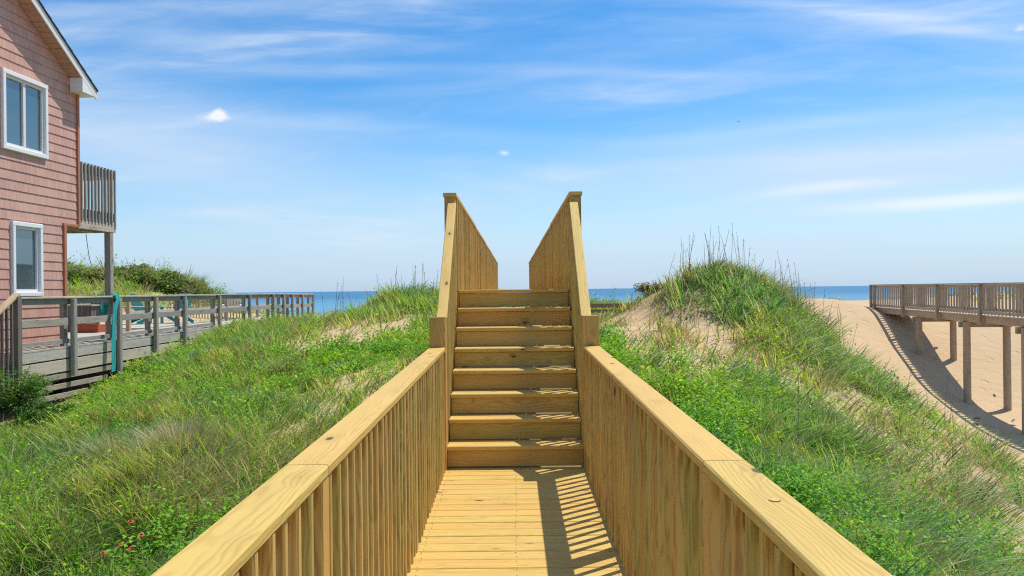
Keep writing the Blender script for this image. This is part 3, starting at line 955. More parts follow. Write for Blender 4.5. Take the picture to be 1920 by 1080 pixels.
def house_window(w, mull):
    s0, s1, z0, z1 = w
    mb = MB()
    fw, pr = 0.085, 0.018
    o = 0.022
    mb.board(hp(s0, z0 + fw / 2, o), hp(s1, z0 + fw / 2, o), 0.09, fw, ch=0.01)
    mb.board(hp(s0, z1 - fw / 2, o), hp(s1, z1 - fw / 2, o), 0.09, fw, ch=0.01)
    mb.board(hp(s0 + fw / 2, z0 + fw, o), hp(s0 + fw / 2, z1 - fw, o), 0.0895, fw, up=tuple(hd), ch=0.01)
    mb.board(hp(s1 - fw / 2, z0 + fw, o), hp(s1 - fw / 2, z1 - fw, o), 0.0895, fw, up=tuple(hd), ch=0.01)
    win = mb.build('window', M['white'], house)
    mb = MB()
    a0, a1, b0, b1 = s0 + fw, s1 - fw, z0 + fw, z1 - fw
    sw, o = 0.05, -0.008
    mb.board(hp(a0, b0 + sw / 2, o), hp(a1, b0 + sw / 2, o), 0.05, sw)
    mb.board(hp(a0, b1 - sw / 2, o), hp(a1, b1 - sw / 2, o), 0.05, sw)
    mb.board(hp(a0 + sw / 2, b0 + sw, o), hp(a0 + sw / 2, b1 - sw, o), 0.05, sw, up=tuple(hd))
    mb.board(hp(a1 - sw / 2, b0 + sw, o), hp(a1 - sw / 2, b1 - sw, o), 0.05, sw, up=tuple(hd))
    if mull:
        c = (a0 + a1) / 2
        mb.board(hp(c, b0 + sw, o), hp(c, b1 - sw, o), 0.05, 0.075, up=tuple(hd))
    mb.build('frame', M['white_trim'], win)
    mb = MB()
    mb.prism([hp(a0, b0, -0.022), hp(a1, b0, -0.022), hp(a1, b1, -0.022), hp(a0, b1, -0.022)], -hn * 0.008)
    mb.build('pane', M['glass'], win)


house_window(UP_W, True)
house_window(LO_W, False)
house_window(UP_W2, True)
# roof slabs, fascia, soffit, cornice return
mb = MB()
OV = 0.30
for (sa, sb) in ((-0.27, HW / 2), (HW + 0.27, HW / 2)):
    za, zb = 6.10 + 0.63 * (sa if sa < 1 else HW - sa), 6.10 + 0.63 * HW / 2
    n_ = 24
    for k in range(n_):       # overlapping shingle rows give the stepped edge
        f0, f1 = k / n_, (k + 1) / n_
        q0, q1 = sa + (sb - sa) * f0, sa + (sb - sa) * f1
        y0, y1 = za + (zb - za) * f0, za + (zb - za) * f1
        mb.prism([hp(q0, y0 + 0.022, OV + 0.025), hp(q1, y1 + 0.006, OV + 0.025), hp(q1, y1 - 0.02, OV + 0.025), hp(q0, y0 - 0.02, OV + 0.025)], -hn * 9.6)
mb.build('roof', M['shingle'], house)
mb = MB()
for (sa, sb) in ((-0.26, HW / 2), (HW + 0.26, HW / 2)):
    f_ = lambda s: 0.63 * (s if sa < 1 else HW - s)
    mb.prism([hp(sa, 6.08 + f_(sa), OV), hp(sb, 6.08 + f_(sb), OV), hp(sb, 5.93 + f_(sb), OV), hp(sa, 5.90 + f_(sa), OV)], -hn * 0.025)
mb.build('rake_trim', M['white_trim'], house)
mb = MB()
for (sa, sb) in ((0.0, HW / 2), (HW, HW / 2)):
    n_ = 46
    for k in range(n_):
        f0, f1 = k / n_ + 0.0012, (k + 1) / n_ - 0.0012
        q0, q1 = sa + (sb - sa) * f0, sa + (sb - sa) * f1
        mb.prism([hp(q0, SOF(q0) + 0.012, -0.03), hp(q1, SOF(q1) + 0.012, -0.03), hp(q1, SOF(q1) + 0.03, -0.03), hp(q0, SOF(q0) + 0.03, -0.03)], hn * (OV + 0.004))
    mb.prism([hp(sa, SOF(sa) + 0.032, -0.03), hp(sb, SOF(sb) + 0.032, -0.03), hp(sb, SOF(sb) + 0.05, -0.03), hp(sa, SOF(sa) + 0.05, -0.03)], hn * (OV + 0.003))
mb.build('soffit', M['siding'], house)
mb = MB()
mb.prism([hp(0.27, 5.79, 0.02), hp(-0.245, 5.79, 0.02), hp(-0.245, 5.905, 0.02), hp(0.27, 6.085, 0.02)], hn * (OV - 0.0225))
mb.build('cornice', M['white'], house)
mb = MB()
mb.prism([hp(-0.245, 5.79, 0.018), hp(-0.02, 5.79, 0.018), hp(-0.02, 5.93, 0.018), hp(-0.245, 5.90, 0.018)], -hn * 9.0)
mb.build('eave', M['white_trim'], house)
# balcony on the sea side
mb = MB()
for k in range(11):
    q = -0.07 - k * 0.137
    mb.board(hp(q, 3.125, -0.02), hp(q, 3.125, -8.0), 0.13, 0.03)
mb.board(hp(-0.02, 3.04, -0.03), hp(-1.52, 3.04, -0.03), 0.036, 0.155)
mb.board(hp(-1.50, 3.04, -0.05), hp(-1.50, 3.04, -8.0), 0.036, 0.155)
for k in range(14):
    mb.board(hp(-0.04, 3.03, -0.5 - 0.55 * k), hp(-1.48, 3.03, -0.5 - 0.55 * k), 0.036, 0.14)
mb.board(hp(-0.02, 4.28, -0.06), hp(-1.50, 4.28, -0.06), 0.036, 0.20)
mb.board(hp(-0.02, 3.30, -0.06), hp(-1.50, 3.30, -0.06), 0.036, 0.20)
mb.board(hp(-1.50, 4.28, -0.06), hp(-1.50, 4.28, -8), 0.036, 0.20)
mb.board(hp(-1.50, 3.30, -0.06), hp(-1.50, 3.30, -8), 0.036, 0.20)
bal = mb.build('balcony', M['grey_light'], house)
for k in range(12):
    c = MB()
    q = -0.05 - k * 0.131
    c.board(hp(q, 3.05 if k in (0, 11) else 3.13, -0.012), hp(q, 4.40, -0.012), 0.045, 0.04, up=tuple(hn))
    c.build('baluster', M['grey'], bal)
c = MB()
for k in range(46):
    q = -0.15 - k * 0.17
    c.board(hp(-1.54, 3.13, q), hp(-1.54, 4.40, q), 0.045, 0.04, up=tuple(hn))
o_ = c.build('baluster', M['grey'], bal)
for q in (-0.09, -4.0, -7.8):
    c = MB()
    c.board(hp(-1.36, 0.4, q), hp(-1.36, 2.96, q), 0.14, 0.14, up=tuple(hn), ch=0.006)
    c.build('support_post', M['grey'], bal)

rp = MB()
pts = []
for k in range(9):
    f = k / 8
    pts.append((-9.78 - 1.25 * f, 18.3 + 2.6 * f, 2.93 - 0.62 * f - 0.25 * math.sin(math.pi * f) * 0.5))
rp.tube(pts, 0.008, 5)
tag(rp.build('rope', M['rope']), 'thin slack rope hanging from the underside of the balcony', 'rope')

# ------------------------------------------------------------------ weathered grey deck beside the house
dk = empty('wooden_deck', (-8.78, 20, -0.3), 'weathered grey wooden deck with post and board railing beside the pink house', 'deck')
EXX = -8.78
mb = MB()
y = 14.1
while y < 34.6:
    xl = -9.30 if y < 16.2 else (-15.0 if y < 28.3 else -10.8)
    mb.board((xl, y + 0.07, 0.515), (EXX + 0.02, y + 0.07, 0.515), 0.136, 0.032)
    y += 0.142
mb.build('deck_floor', M['grey_light'], dk)
mb = MB()
for (z0, h) in ((0.40, 0.19), (0.165, 0.235)):
    mb.board((EXX, 14.1, z0), (EXX, 22.0, z0), 0.036, h - 0.006, ch=0.004)
    mb.board((EXX, 22.005, z0), (EXX, 34.6, z0), 0.036, h - 0.006, ch=0.004)
mb.board((-8.80, 14.1, 0.40), (-9.30, 14.1, 0.40), 0.036, 0.19)
mb.board((-10.42, 21.6, 0.40), (-10.42, 34.6, 0.40), 0.036, 0.19)
mb.board((-9.0, 28.3, 0.38), (-15.0, 28.3, 0.38), 0.036, 0.22)
mb.build('fascia', M['grey_light'], dk)
for (z0, z1, a, b_) in ((-0.03, -0.05, 14.15, 18.2), (-0.215, -0.235, 14.25, 17.2), (-0.40, -0.42, 14.3, 16.4)):
    c = MB()
    c.board((EXX + 0.005, a, z0), (EXX + 0.005, b_, z1), 0.03, 0.10, ch=0.004)
    c.build('skirt_board', M['grey'], dk)
c = MB()
c.board((EXX - 0.10, 14.4, -0.8), (EXX - 0.06, 15.4, 0.05), 0.035, 0.09)
c.build('brace', M['grey_light'], dk)
for (x, y) in ((-8.95, 15.0), (-8.95, 18), (-8.95, 21), (-8.95, 24), (-8.95, 27), (-8.95, 30), (-8.95, 33), (-10.5, 24), (-10.5, 28), (-10.5, 32), (-14, 18), (-14, 24)):
    c = MB()
    c.board((x, y, -1.4), (x, y, 0.49), 0.14, 0.14, up=(0, 1, 0))
    c.build('pile', M['grey_dark'], dk)
posts = [14.15, 15.77, 17.6, 19.4, 21.1, 23.6, 26.3, 28.9, 30.2, 31.4, 32.9, 34.6]


def rz(y):
    return 1.0 - 0.0055 * max(0, y - 28.9) * 1.6


mb = MB()
for a, b_ in zip(posts[:-1], posts[1:]):
    za, zb = 0.5 + rz(a), 0.5 + rz(b_)
    j = rng.uniform(-0.012, 0.012)
    mb.board((EXX, a + 0.003, za - 0.085 + j), (EXX, b_ - 0.003, zb - 0.085 - j), 0.036, 0.11, ch=0.004)
    mb.board((EXX + 0.03, a + 0.003, za - 0.48 + j), (EXX + 0.03, b_ - 0.003, zb - 0.48 - j), 0.036, 0.135, ch=0.004)
    if a < 22:
        mb.board((EXX - 0.05, a + 0.05, 0.63), (EXX - 0.05, b_ - 0.05, 0.63), 0.036, 0.085, ch=0.004)
rail = mb.build('railing', M['grey'], dk)
for a, b_ in ((14.05, 17.9), (17.905, 21.15), (21.155, 26.3), (26.305, 30.2), (30.205, 34.68)):
    c = MB()
    c.board((EXX + 0.01, a, 0.5 + rz(a) - 0.008), (EXX + 0.01, b_, 0.5 + rz(b_) - 0.008), 0.14, 0.036, ch=0.006)
    c.build('cap_rail', M['grey_light'], rail)
for i, y in enumerate(posts[1:]):
    c = MB()
    zt = 0.5 + rz(y) - 0.035
    zb = -0.05 if i == 0 else (-0.35 if i == 1 else 0.12)
    c.board((EXX + 0.093, y, zb), (EXX + 0.093, y, zt), 0.085, 0.135, up=(0, 1, 0), ch=0.016)
    c.board((EXX - 0.115, y + 0.01, 0.53), (EXX - 0.115, y + 0.01, zt - 0.02), 0.085, 0.135, up=(0, 1, 0), ch=0.006)
    c.build('post', M['grey'], rail)
# far side railing
mb = MB()
FX = -10.42
fp = [21.6, 25.4, 29.0, 32.5]
mb.board((FX, 21.55, 1.47), (FX, 34.6, 1.40), 0.12, 0.034)
mb.board((FX, 21.6, 1.39), (FX, 34.6, 1.33), 0.034, 0.10)
mb.board((FX, 21.6, 1.02), (FX, 34.6, 0.98), 0.034, 0.11)
mb.board((FX, 34.6, 1.42), (EXX, 34.6, 1.42), 0.12, 0.034) if False else None
rail2 = mb.build('railing', M['grey_light'], dk)
for y in fp + [34.5]:
    c = MB()
    c.board((FX, y, 0.0), (FX, y, 1.45), 0.10, 0.09, up=(0, 1, 0))
    c.build('post', M['lath'] if y < 22 else M['grey'], rail2)
# steps going down to the front with their own handrail
sx = EXX + 0.01
mb = MB()
for k in range(6):
    yy_, zz_ = 14.0 - 0.27 * k - 0.12, 0.5 - 0.17 * (k + 1)
    mb.board((-9.28, yy_, zz_ - 0.02), (sx - 0.03, yy_, zz_ - 0.02), 0.26, 0.038)
mb.board((sx, 14.12, 0.22), (sx, 12.3, -0.85), 0.036, 0.20)
mb.board((-9.26, 14.12, 0.30), (-9.26, 12.3, -0.85), 0.036, 0.24)
steps = mb.build('steps', M['grey_dark'], dk)
c = MB()
c.board((sx, 14.10, 1.56), (sx, 12.3, 0.50), 0.13, 0.038, ch=0.005)
c.build('handrail', M['lath'], steps)
for (y, w, top) in ((14.06, 0.12, 1.52), (13.90, 0.035, 0), (13.77, 0.035, 0), (13.64, 0.035, 0), (13.51, 0.05, 0), (13.38, 0.035, 0), (13.25, 0.035, 0), (12.95, 0.035, 0), (12.6, 0.09, 0)):
    c = MB()
    zt = 1.56 - (14.10 - y) * 0.589 - 0.02
    c.board((sx + 0.03, y, 0.27 - (14.12 - y) * 0.588 - 0.12), (sx + 0.03, y, (top or zt)), 0.10 if w > 0.1 else 0.045, w, up=(0, 1, 0))
    c.build('post' if w > 0.08 else 'baluster', M['grey_dark'], steps)

# teal strap over the railing
c = MB()
pts = [(-0.16, 1.10), (-0.135, 1.35), (-0.11, 1.50), (-0.06, 1.527), (0.03, 1.535), (0.125, 1.515), (0.145, 1.42), (0.150, 1.2), (0.152, 0.8), (0.156, 0.4), (0.162, 0.05), (0.168, -0.12)]
for (yo, w, zz0) in ((0.0, 0.11, 0.0), (0.085, 0.06, 0.006)):
    vs_, fs = [], []
    for k, (q, z) in enumerate(pts):
        yy_ = 17.46 + yo - 0.012 * k - (0.02 * k if k > 6 else 0)
        ww = w * (0.85 + 0.25 * math.sin(k * 1.7 + yo * 30))
        for (a, b_) in ((-ww / 2, 0), (ww / 2, 0), (ww / 2, 0.012), (-ww / 2, 0.012)):
            vs_.append((EXX + q + b_ * (1 if 3 < k else -0.3), yy_ + a, z + zz0 + b_ * (1 if 2 < k < 6 else 0)))
    for k in range(len(pts) - 1):
        for i in range(4):
            j = (i + 1) % 4
            fs.append((k * 4 + i, k * 4 + j, k * 4 + 4 + j, k * 4 + 4 + i))
    c.add(vs_, fs)
tag(c.build('strap', M['teal_cloth']), 'teal strap draped over the grey deck railing and hanging to the grass', 'strap')


def adirondack(loc, rot, mat, label, group):
    root = empty('adirondack_chair', loc, label, 'chair', group)
    root.rotation_euler = (0, 0, rot)

    def part(name, mb):
        o = mb.build(name, mat, root)
        o.location = (0, 0, 0)
    mb = MB()
    for k in range(6):
        y0 = -0.30 + k * 0.10
        mb.board((-0.27, y0, 0.38 - 0.02 * k), (0.27, y0, 0.38 - 0.02 * k), 0.085, 0.02)
    part('seat', mb)
    mb = MB()
    for k in range(7):
        xx_ = (k - 3) * 0.085
        hh_ = 1.02 - 0.012 * (k - 3) ** 2
        mb.board((xx_ * 0.85, 0.22, 0.27), (xx_ * 1.12, 0.22 + hh_ * 0.36, hh_), 0.075, 0.02, up=(0, 1, 0))
    mb.board((-0.28, 0.33, 0.50), (0.28, 0.33, 0.50), 0.03, 0.07)
    mb.board((-0.26, 0.46, 0.82), (0.26, 0.46, 0.82), 0.03, 0.06)
    part('backrest', mb)
    for s_ in (-1, 1):
        mb = MB()
        mb.board((s_ * 0.34, -0.38, 0.56), (s_ * 0.34, 0.38, 0.54), 0.13, 0.024)
        part('arm', mb)
        mb = MB()
        mb.board((s_ * 0.30, -0.30, 0.0), (s_ * 0.30, -0.30, 0.55), 0.025, 0.10, up=(0, 1, 0))
        part('leg', mb)
        mb = MB()
        mb.board((s_ * 0.28, -0.32, 0.34), (s_ * 0.28, 0.62, 0.03), 0.025, 0.12)
        part('leg', mb)
    return root


gz0 = lambda x, y: float(terrain_z(np.array([x]), np.array([y]))[0])
CH = 'chairs set out on the grey deck'
adirondack((-11.55, 22.6, 0.531), R(200), M['teal'], 'teal slatted armchair beside the grey storage box, partly behind the balcony post', CH)
adirondack((-12.35, 27.0, 0.531), R(150), M['teal'], 'teal slatted armchair standing next to the pale patio table', CH)
adirondack((-11.60, 27.4, 0.531), R(235), M['teal'], 'teal slatted armchair with its back turned to the lath fence', CH)
adirondack((-11.35, 32.2, gz0(-11.35, 32.2)), R(200), M['white'], 'small white slatted armchair seen through the far railing', CH)

tb = empty('patio_table', (-11.0, 23.4, 0.531), 'pale grey patio table behind the railing, between teal chairs', 'table')
mb = MB()
for k in range(7):
    mb.board((-11.45, 23.05 + 0.11 * k, 1.16), (-10.55, 23.05 + 0.11 * k, 1.16), 0.10, 0.03)
mb.build('tabletop', M['grey_light'], tb)
for (a, b_) in ((-11.4, 23.05), (-10.6, 23.05), (-11.4, 23.7), (-10.6, 23.7)):
    c = MB()
    c.board((a, b_, 0.531), (a, b_, 1.145), 0.07, 0.07, up=(0, 1, 0))
    c.build('leg', M['grey_light'], tb)
sb = empty('storage_box', (-11.75, 21.9, 0.531), 'grey vertical board storage box behind the railing near the house corner', 'box')
mb = MB()
for k in range(7):
    mb.board((-12.03 + 0.083 * k, 21.65, 0.531), (-12.03 + 0.083 * k, 21.65, 1.22), 0.076, 0.03, up=(0, 1, 0))
    mb.board((-12.03 + 0.083 * k, 22.15, 0.531), (-12.03 + 0.083 * k, 22.15, 1.22), 0.076, 0.03, up=(0, 1, 0))
for k in range(5):
    for x in (-12.085, -11.475):
        mb.board((x, 21.71 + 0.09 * k, 0.531), (x, 21.71 + 0.09 * k, 1.22), 0.03, 0.083, up=(0, 1, 0))
mb.build('body', M['grey_dark'], sb)
mb = MB()
mb.board((-12.15, 21.9, 1.245), (-11.41, 21.9, 1.245), 0.62, 0.045)
mb.build('lid', M['grey_light'], sb)
pl = empty('planter', (-11.25, 21.2, 0.531), 'low terracotta red stepped planter box on the grey deck', 'planter')
mb = MB()
mb.prism([(-11.6, 21.05, 0.531), (-10.95, 21.05, 0.531), (-10.95, 21.05, 0.74), (-11.28, 21.05, 0.74), (-11.28, 21.05, 0.80), (-11.6, 21.05, 0.80)], (0, 0.35, 0))
mb.build('body', M['planter'], pl)
mb = MB()
mb.board((-11.62, 21.04, 0.815), (-11.28, 21.04, 0.815), 0.05, 0.03)
mb.board((-11.27, 21.04, 0.755), (-10.93, 21.04, 0.755), 0.05, 0.03)
mb.build('rim', M['planter'], pl)

# lath sand fence beyond the deck
sf = empty('sand_fence', (-11.9, 31.2, 0.5), 'low fence of upright yellowish laths on the sand behind the deck', 'fence')
for k in range(26):
    x = -13.4 + k * 0.112
    gz = float(terrain_z(np.array([x]), np.array([31.2]))[0])
    if gz < -1:
        gz = 0.4
    c = MB()
    c.board((x, 31.2, gz - 0.2), (x + rng.uniform(-.02, .02), 31.2 + rng.uniform(-.02, .02), gz + 0.78 + rng.uniform(-.04, .04)), 0.045, 0.012, up=(0, 1, 0))
    c.build('lath', M['lath'], sf)
c = MB()
for zq in (0.25, 0.6):
    c.tube([(-13.45, 31.22, 0.55 + zq), (-12, 31.22, 0.5 + zq), (-10.55, 31.22, 0.5 + zq)], 0.006, 5)
c.build('wire', M['rope'], sf)

# dark board fence in the dip behind the stairs
bf = empty('board_fence', (2.8, 22.5, 0.5), 'dark weathered fence of horizontal boards in the dip behind the stairs', 'fence')
c = MB()
for k, zc in enumerate((1.06, 0.92, 0.77, 0.62, 0.47)):
    c.board((1.35, 22.5, zc), (4.3, 22.5 + 0.1, zc + rng.uniform(-.02, .02)), 0.034, 0.10)
c.build('board_panel', M['grey_dark'], bf)
c = MB()
c.board((1.3, 22.5, 1.135), (4.3, 22.6, 1.13), 0.13, 0.03)
c.build('cap_board', M['grey'], bf)
for x in (1.5, 2.9, 4.2):
    c = MB()
    c.board((x, 22.58, 0.0), (x, 22.58, 1.11), 0.09, 0.09, up=(0, 1, 0))
    c.build('post', M['grey_dark'], bf)

# ------------------------------------------------------------------ raised walkway on piles over the bare sand
rw = empty('raised_walkway', (14.9, 27, -2), 'weathered brown walkway on round timber piles above the bare sand', 'walkway')
RA, RB = Vector((16.25, 36.2, 0)), Vector((13.25, 15.0, 0))
rd = (RB - RA).normalized()
rs = Vector((-rd.y, rd.x, 0))
if rs.x < 0:
    rs = -rs
RLEN = (RB - RA).length


def rwp(s, z, o=0.0):
    return RA + rd * s + rs * o + Vector((0, 0, z))


FZ, RWID = 0.58, 1.30
mb = MB()
s_ = 0.07
while s_ < RLEN:
    mb.board(rwp(s_, FZ, -0.04), rwp(s_, FZ, RWID + 0.04), 0.138, 0.036)
    s_ += 0.144
mb.build('deck_floor', M['grey_light'], rw)
mb = MB()
for o in (0.03, RWID / 2, RWID - 0.03):
    mb.board(rwp(0.3, FZ - 0.135, o), rwp(RLEN, FZ - 0.135, o), 0.04, 0.22)
mb.build('joist', M['brown'], rw)
posts_s = [0.05, 0.55, 4.25, 7.8, 11.3, 14.6, 17.5, 20.3]
for side_, o in ((0, -0.05), (1, RWID + 0.05)):
    mb = MB()
    mb.board(rwp(-0.1, FZ + 0.93, o), rwp(RLEN, FZ + 0.93, o), 0.036, 0.09)
    mb.board(rwp(-0.1, FZ + 0.10, o), rwp(RLEN, FZ + 0.10, o), 0.036, 0.09)
    rail = mb.build('railing', M['brown'], rw)
    c = MB()
    c.board(rwp(-0.15, FZ + 1.0, o), rwp(RLEN, FZ + 1.0, o), 0.15, 0.036)
    c.build('cap_rail', M['brown'], rail)
    for ps in posts_s:
        c = MB()
        c.board(rwp(ps, FZ - 0.30, o - 0.06 if side_ == 0 else o + 0.06), rwp(ps, FZ + 0.98, o - 0.06 if side_ == 0 else o + 0.06), 0.10, 0.10, up=(0, 1, 0))
        c.build('post', M['brown'], rail)
    s_ = 0.15
    far_ = MB()
    n_ = 0
    while s_ < RLEN - 0.1:
        oo = o + (0.036 if side_ == 0 else -0.036)
        if side_ == 0 and n_ < 90 and s_ > 0.1:
            c = MB()
            c.board(rwp(s_, FZ + 0.03, oo), rwp(s_, FZ + 0.975, oo), 0.044, 0.036, up=(0, 1, 0))
            c.build('baluster', M['brown'], rail)
            n_ += 1
        else:
            far_.board(rwp(s_, FZ + 0.03, oo), rwp(s_, FZ + 0.975, oo), 0.038, 0.036, up=(0, 1, 0))
        s_ += 0.235
    o_ = far_.build('baluster', M['brown'], rail)
    o_['kind'] = 'stuff'
for ps in (5.48, 9.81, 13.74, 17.6):
    bent = MB()
    bent.board(rwp(ps, FZ - 0.34, -0.16), rwp(ps, FZ - 0.34, RWID + 0.16), 0.09, 0.19)
    bt = bent.build('cross_beam', M['brown'], rw)
    for o in (0.02, RWID - 0.06):
        p = rwp(ps, 0, o)
        gz = float(terrain_z(np.array([p.x]), np.array([p.y]))[0])
        c = MB()
        pr = 0.118
        q = ps + 0.045 + pr
        c.tube([rwp(q, gz - 0.6, o), rwp(q, gz, o), rwp(q, (gz + FZ) / 2, o), rwp(q, FZ - 0.26, o)], pr, 14, 0.96)
        # planks run along the trunk
        c.bc = [(v_[2], v_[0] - p.x + 0.13, v_[1] - p.y + 0.02) for v_ in c.v]
        c.build('pile', M['brown'], rw, smooth=False)

# ------------------------------------------------------------------ grass and leaves (ground cover)
TANH = 0.80


def scatter(n_per, dmin, dmax, ref, power, seed):
    """points in the wedge seen from the walkway, thinning with distance"""
    g = np.random.default_rng(seed)
    ds = np.linspace(dmin, dmax, 400)
    pdf = 2 * TANH * ds * n_per * np.minimum(1, (ref / ds)) ** power
    total = int(np.trapz(pdf, ds))
    cdf = np.concatenate([[0], np.cumsum((pdf[1:] + pdf[:-1]) / 2 * np.diff(ds))])
    cdf /= cdf[-1]
    d = np.interp(g.random(total), cdf, ds)
    x = (g.random(total) * 2 - 1) * TANH * d
    return x, d, g


def hidden(x, y):
    h = (np.abs(x) < 0.80) & (y < 33)
    h |= (x < -8.70) & (x > -15) & (y > 13.0) & (y < 28.4) & ~((x > -9.3) & (y < 14.2) & (x > -8.70))
    h |= (x < -8.74) & (x > -10.7) & (y < 34.8) & (y > 13)
    h |= (x < -9.2) & (y < 18.6) & (y > 6)
    h |= (y > 46)
    return h


def grass_blades():
    x, y, g = scatter(2150, 3.2, 46, 8.0, 1.3, 5)
    # clump the blades into tufts
    vf = veg_fields(x, y)
    dens, leafy, dry, hgt = vf.T
    clump = fbm(x * 2.4 + 3, y * 2.4, 3)
    patch = fbm(x * 0.8 + 50, y * 0.8, 3)
    keep_p = np.where(dens < 0.07, 0, dens) * (1 - 0.72 * leafy)
    keep_p = keep_p * np.clip(0.35 + 3.2 * (clump - 0.43) + 0.9 * np.maximum(dens - 0.62, 0), 0.0, 1.15)
    gap = fbm(x * 1.7 + 33, y * 1.7 + 12, 3)
    keep_p = keep_p * np.clip(1.0 - (0.95 - dens) * 8.0 * np.maximum(gap - 0.46, 0) * 2, 0.04, 1)
    keep = (g.random(len(x)) < keep_p) & ~hidden(x, y)
    x, y, dens, leafy, dry, hgt, clump, patch = [a[keep] for a in (x, y, dens, leafy, dry, hgt, clump, patch)]
    n = len(x)
    z = terrain_z(x, y)
    far = np.maximum(1.0, y / 8.0) ** 0.62
    L = hgt * (0.55 + 0.75 * g.random(n)) * (0.7 + 0.75 * clump)
    az_field = 6.28 * fbm(x * 1.1 + 8, y * 1.1 + 2, 2) * 2.2
    az = np.where(g.random(n) < 0.6, az_field + g.normal(0, 0.7, n), g.random(n) * 6.283)
    dxy = np.stack([np.cos(az), np.sin(az)], -1) + np.array([0.35, -0.25])      # a breeze from the sea
    lean = 0.18 + 0.5 * g.random(n) ** 1.2
    bend = 0.15 + 0.95 * g.random(n)
    wid = (0.0038 + 0.0056 * g.random(n) ** 1.5) * far
    # colours
    pal = np.array([(0.18, 0.38, 0.035), (0.25, 0.46, 0.05), (0.34, 0.53, 0.085), (0.23, 0.40, 0.11), (0.12, 0.23, 0.045), (0.42, 0.50, 0.22), (0.50, 0.54, 0.30), (0.10, 0.20, 0.05)])
    straw = np.array([(0.52, 0.44, 0.25), (0.42, 0.36, 0.20), (0.36, 0.37, 0.19), (0.38, 0.32, 0.19)])
    c = pal[g.integers(0, len(pal), n)]
    isdry = g.random(n) < np.clip(dry * 0.85 + 1.1 * (patch - 0.5) + 0.10, 0.05, 0.85)
    c = np.where(isdry[:, None], straw[g.integers(0, len(straw), n)], c)
    blue = (fbm(x * 0.5 + 90, y * 0.5) > 0.58)[:, None] & ~isdry[:, None]
    c = np.where(blue, c * np.array([0.9, 1.0, 1.5]), c)
    yell = ((patch > 0.56)[:, None]) & ~isdry[:, None]
    c = np.where(yell, c * np.array([1.35, 1.12, 0.8]), c)
    c = c * (0.65 + 0.85 * g.random((n, 1))) * np.array([1.05, 1.06, 0.9])
    ts = np.array([0.0, 0.36, 0.70, 1.0])
    ws = np.array([0.8, 1.0, 0.65, 0.0])
    px = np.stack([-np.sin(az + 0.9), np.cos(az + 0.9)], -1)
    V = np.zeros((n, 7, 3))
    for k, tt in enumerate(ts):
        off = L * (lean * tt + bend * tt * tt * 0.55)
        up = L * tt * (1 - 0.30 * bend * tt)
        cx = x + dxy[:, 0] * off
        cy = y + dxy[:, 1] * off
        cz = z - 0.02 + up
        if k < 3:
            V[:, 2 * k] = np.stack([cx + px[:, 0] * wid * ws[k], cy + px[:, 1] * wid * ws[k], cz], -1)
            V[:, 2 * k + 1] = np.stack([cx - px[:, 0] * wid * ws[k], cy - px[:, 1] * wid * ws[k], cz], -1)
        else:
            V[:, 6] = np.stack([cx, cy, cz], -1)
    base = (np.arange(n) * 7)[:, None]
    F = np.concatenate([base + np.array([0, 1, 3, 2]), base + np.array([2, 3, 5, 4]), base + np.array([4, 5, 6])], 1).ravel()
    lt = np.tile(np.array([4, 4, 3]), n)
    cols = np.repeat(c, 7, 0)
    o = np_mesh('grass', V.reshape(-1, 3), F, lt, M['grass'], cols)
    tag(o, 'green and straw coloured beach grass covering both dunes', 'grass', kind='stuff')
    return n


def leaf_mesh(name, cx, cy, cz, ln, wd, g, c, upb=0.6):
    """one folded leaf per point"""
    n = len(cx)
    az = g.random(n) * 6.283
    el = g.normal(0.35, 0.45, n)
    d = np.stack([np.cos(az) * np.cos(el), np.sin(az) * np.cos(el), np.sin(el)], -1)
    sd_ = np.stack([-np.sin(az), np.cos(az), g.normal(0, 0.35, n)], -1)
    p = np.stack([cx, cy, cz], -1)
    V = np.zeros((n, 4, 3))
    V[:, 0] = p
    V[:, 1] = p + d * (ln * 0.5)[:, None] + sd_ * wd[:, None]
    V[:, 2] = p + d * ln[:, None] - np.array([0, 0, 1]) * (ln * 0.15)[:, None]
    V[:, 3] = p + d * (ln * 0.5)[:, None] - sd_ * wd[:, None]
    F = (np.arange(n) * 4)[:, None] + np.array([0, 1, 2, 3])
    return np_mesh(name, V.reshape(-1, 3), F.ravel(), np.full(n, 4), M['leaf'], np.repeat(c, 4, 0))


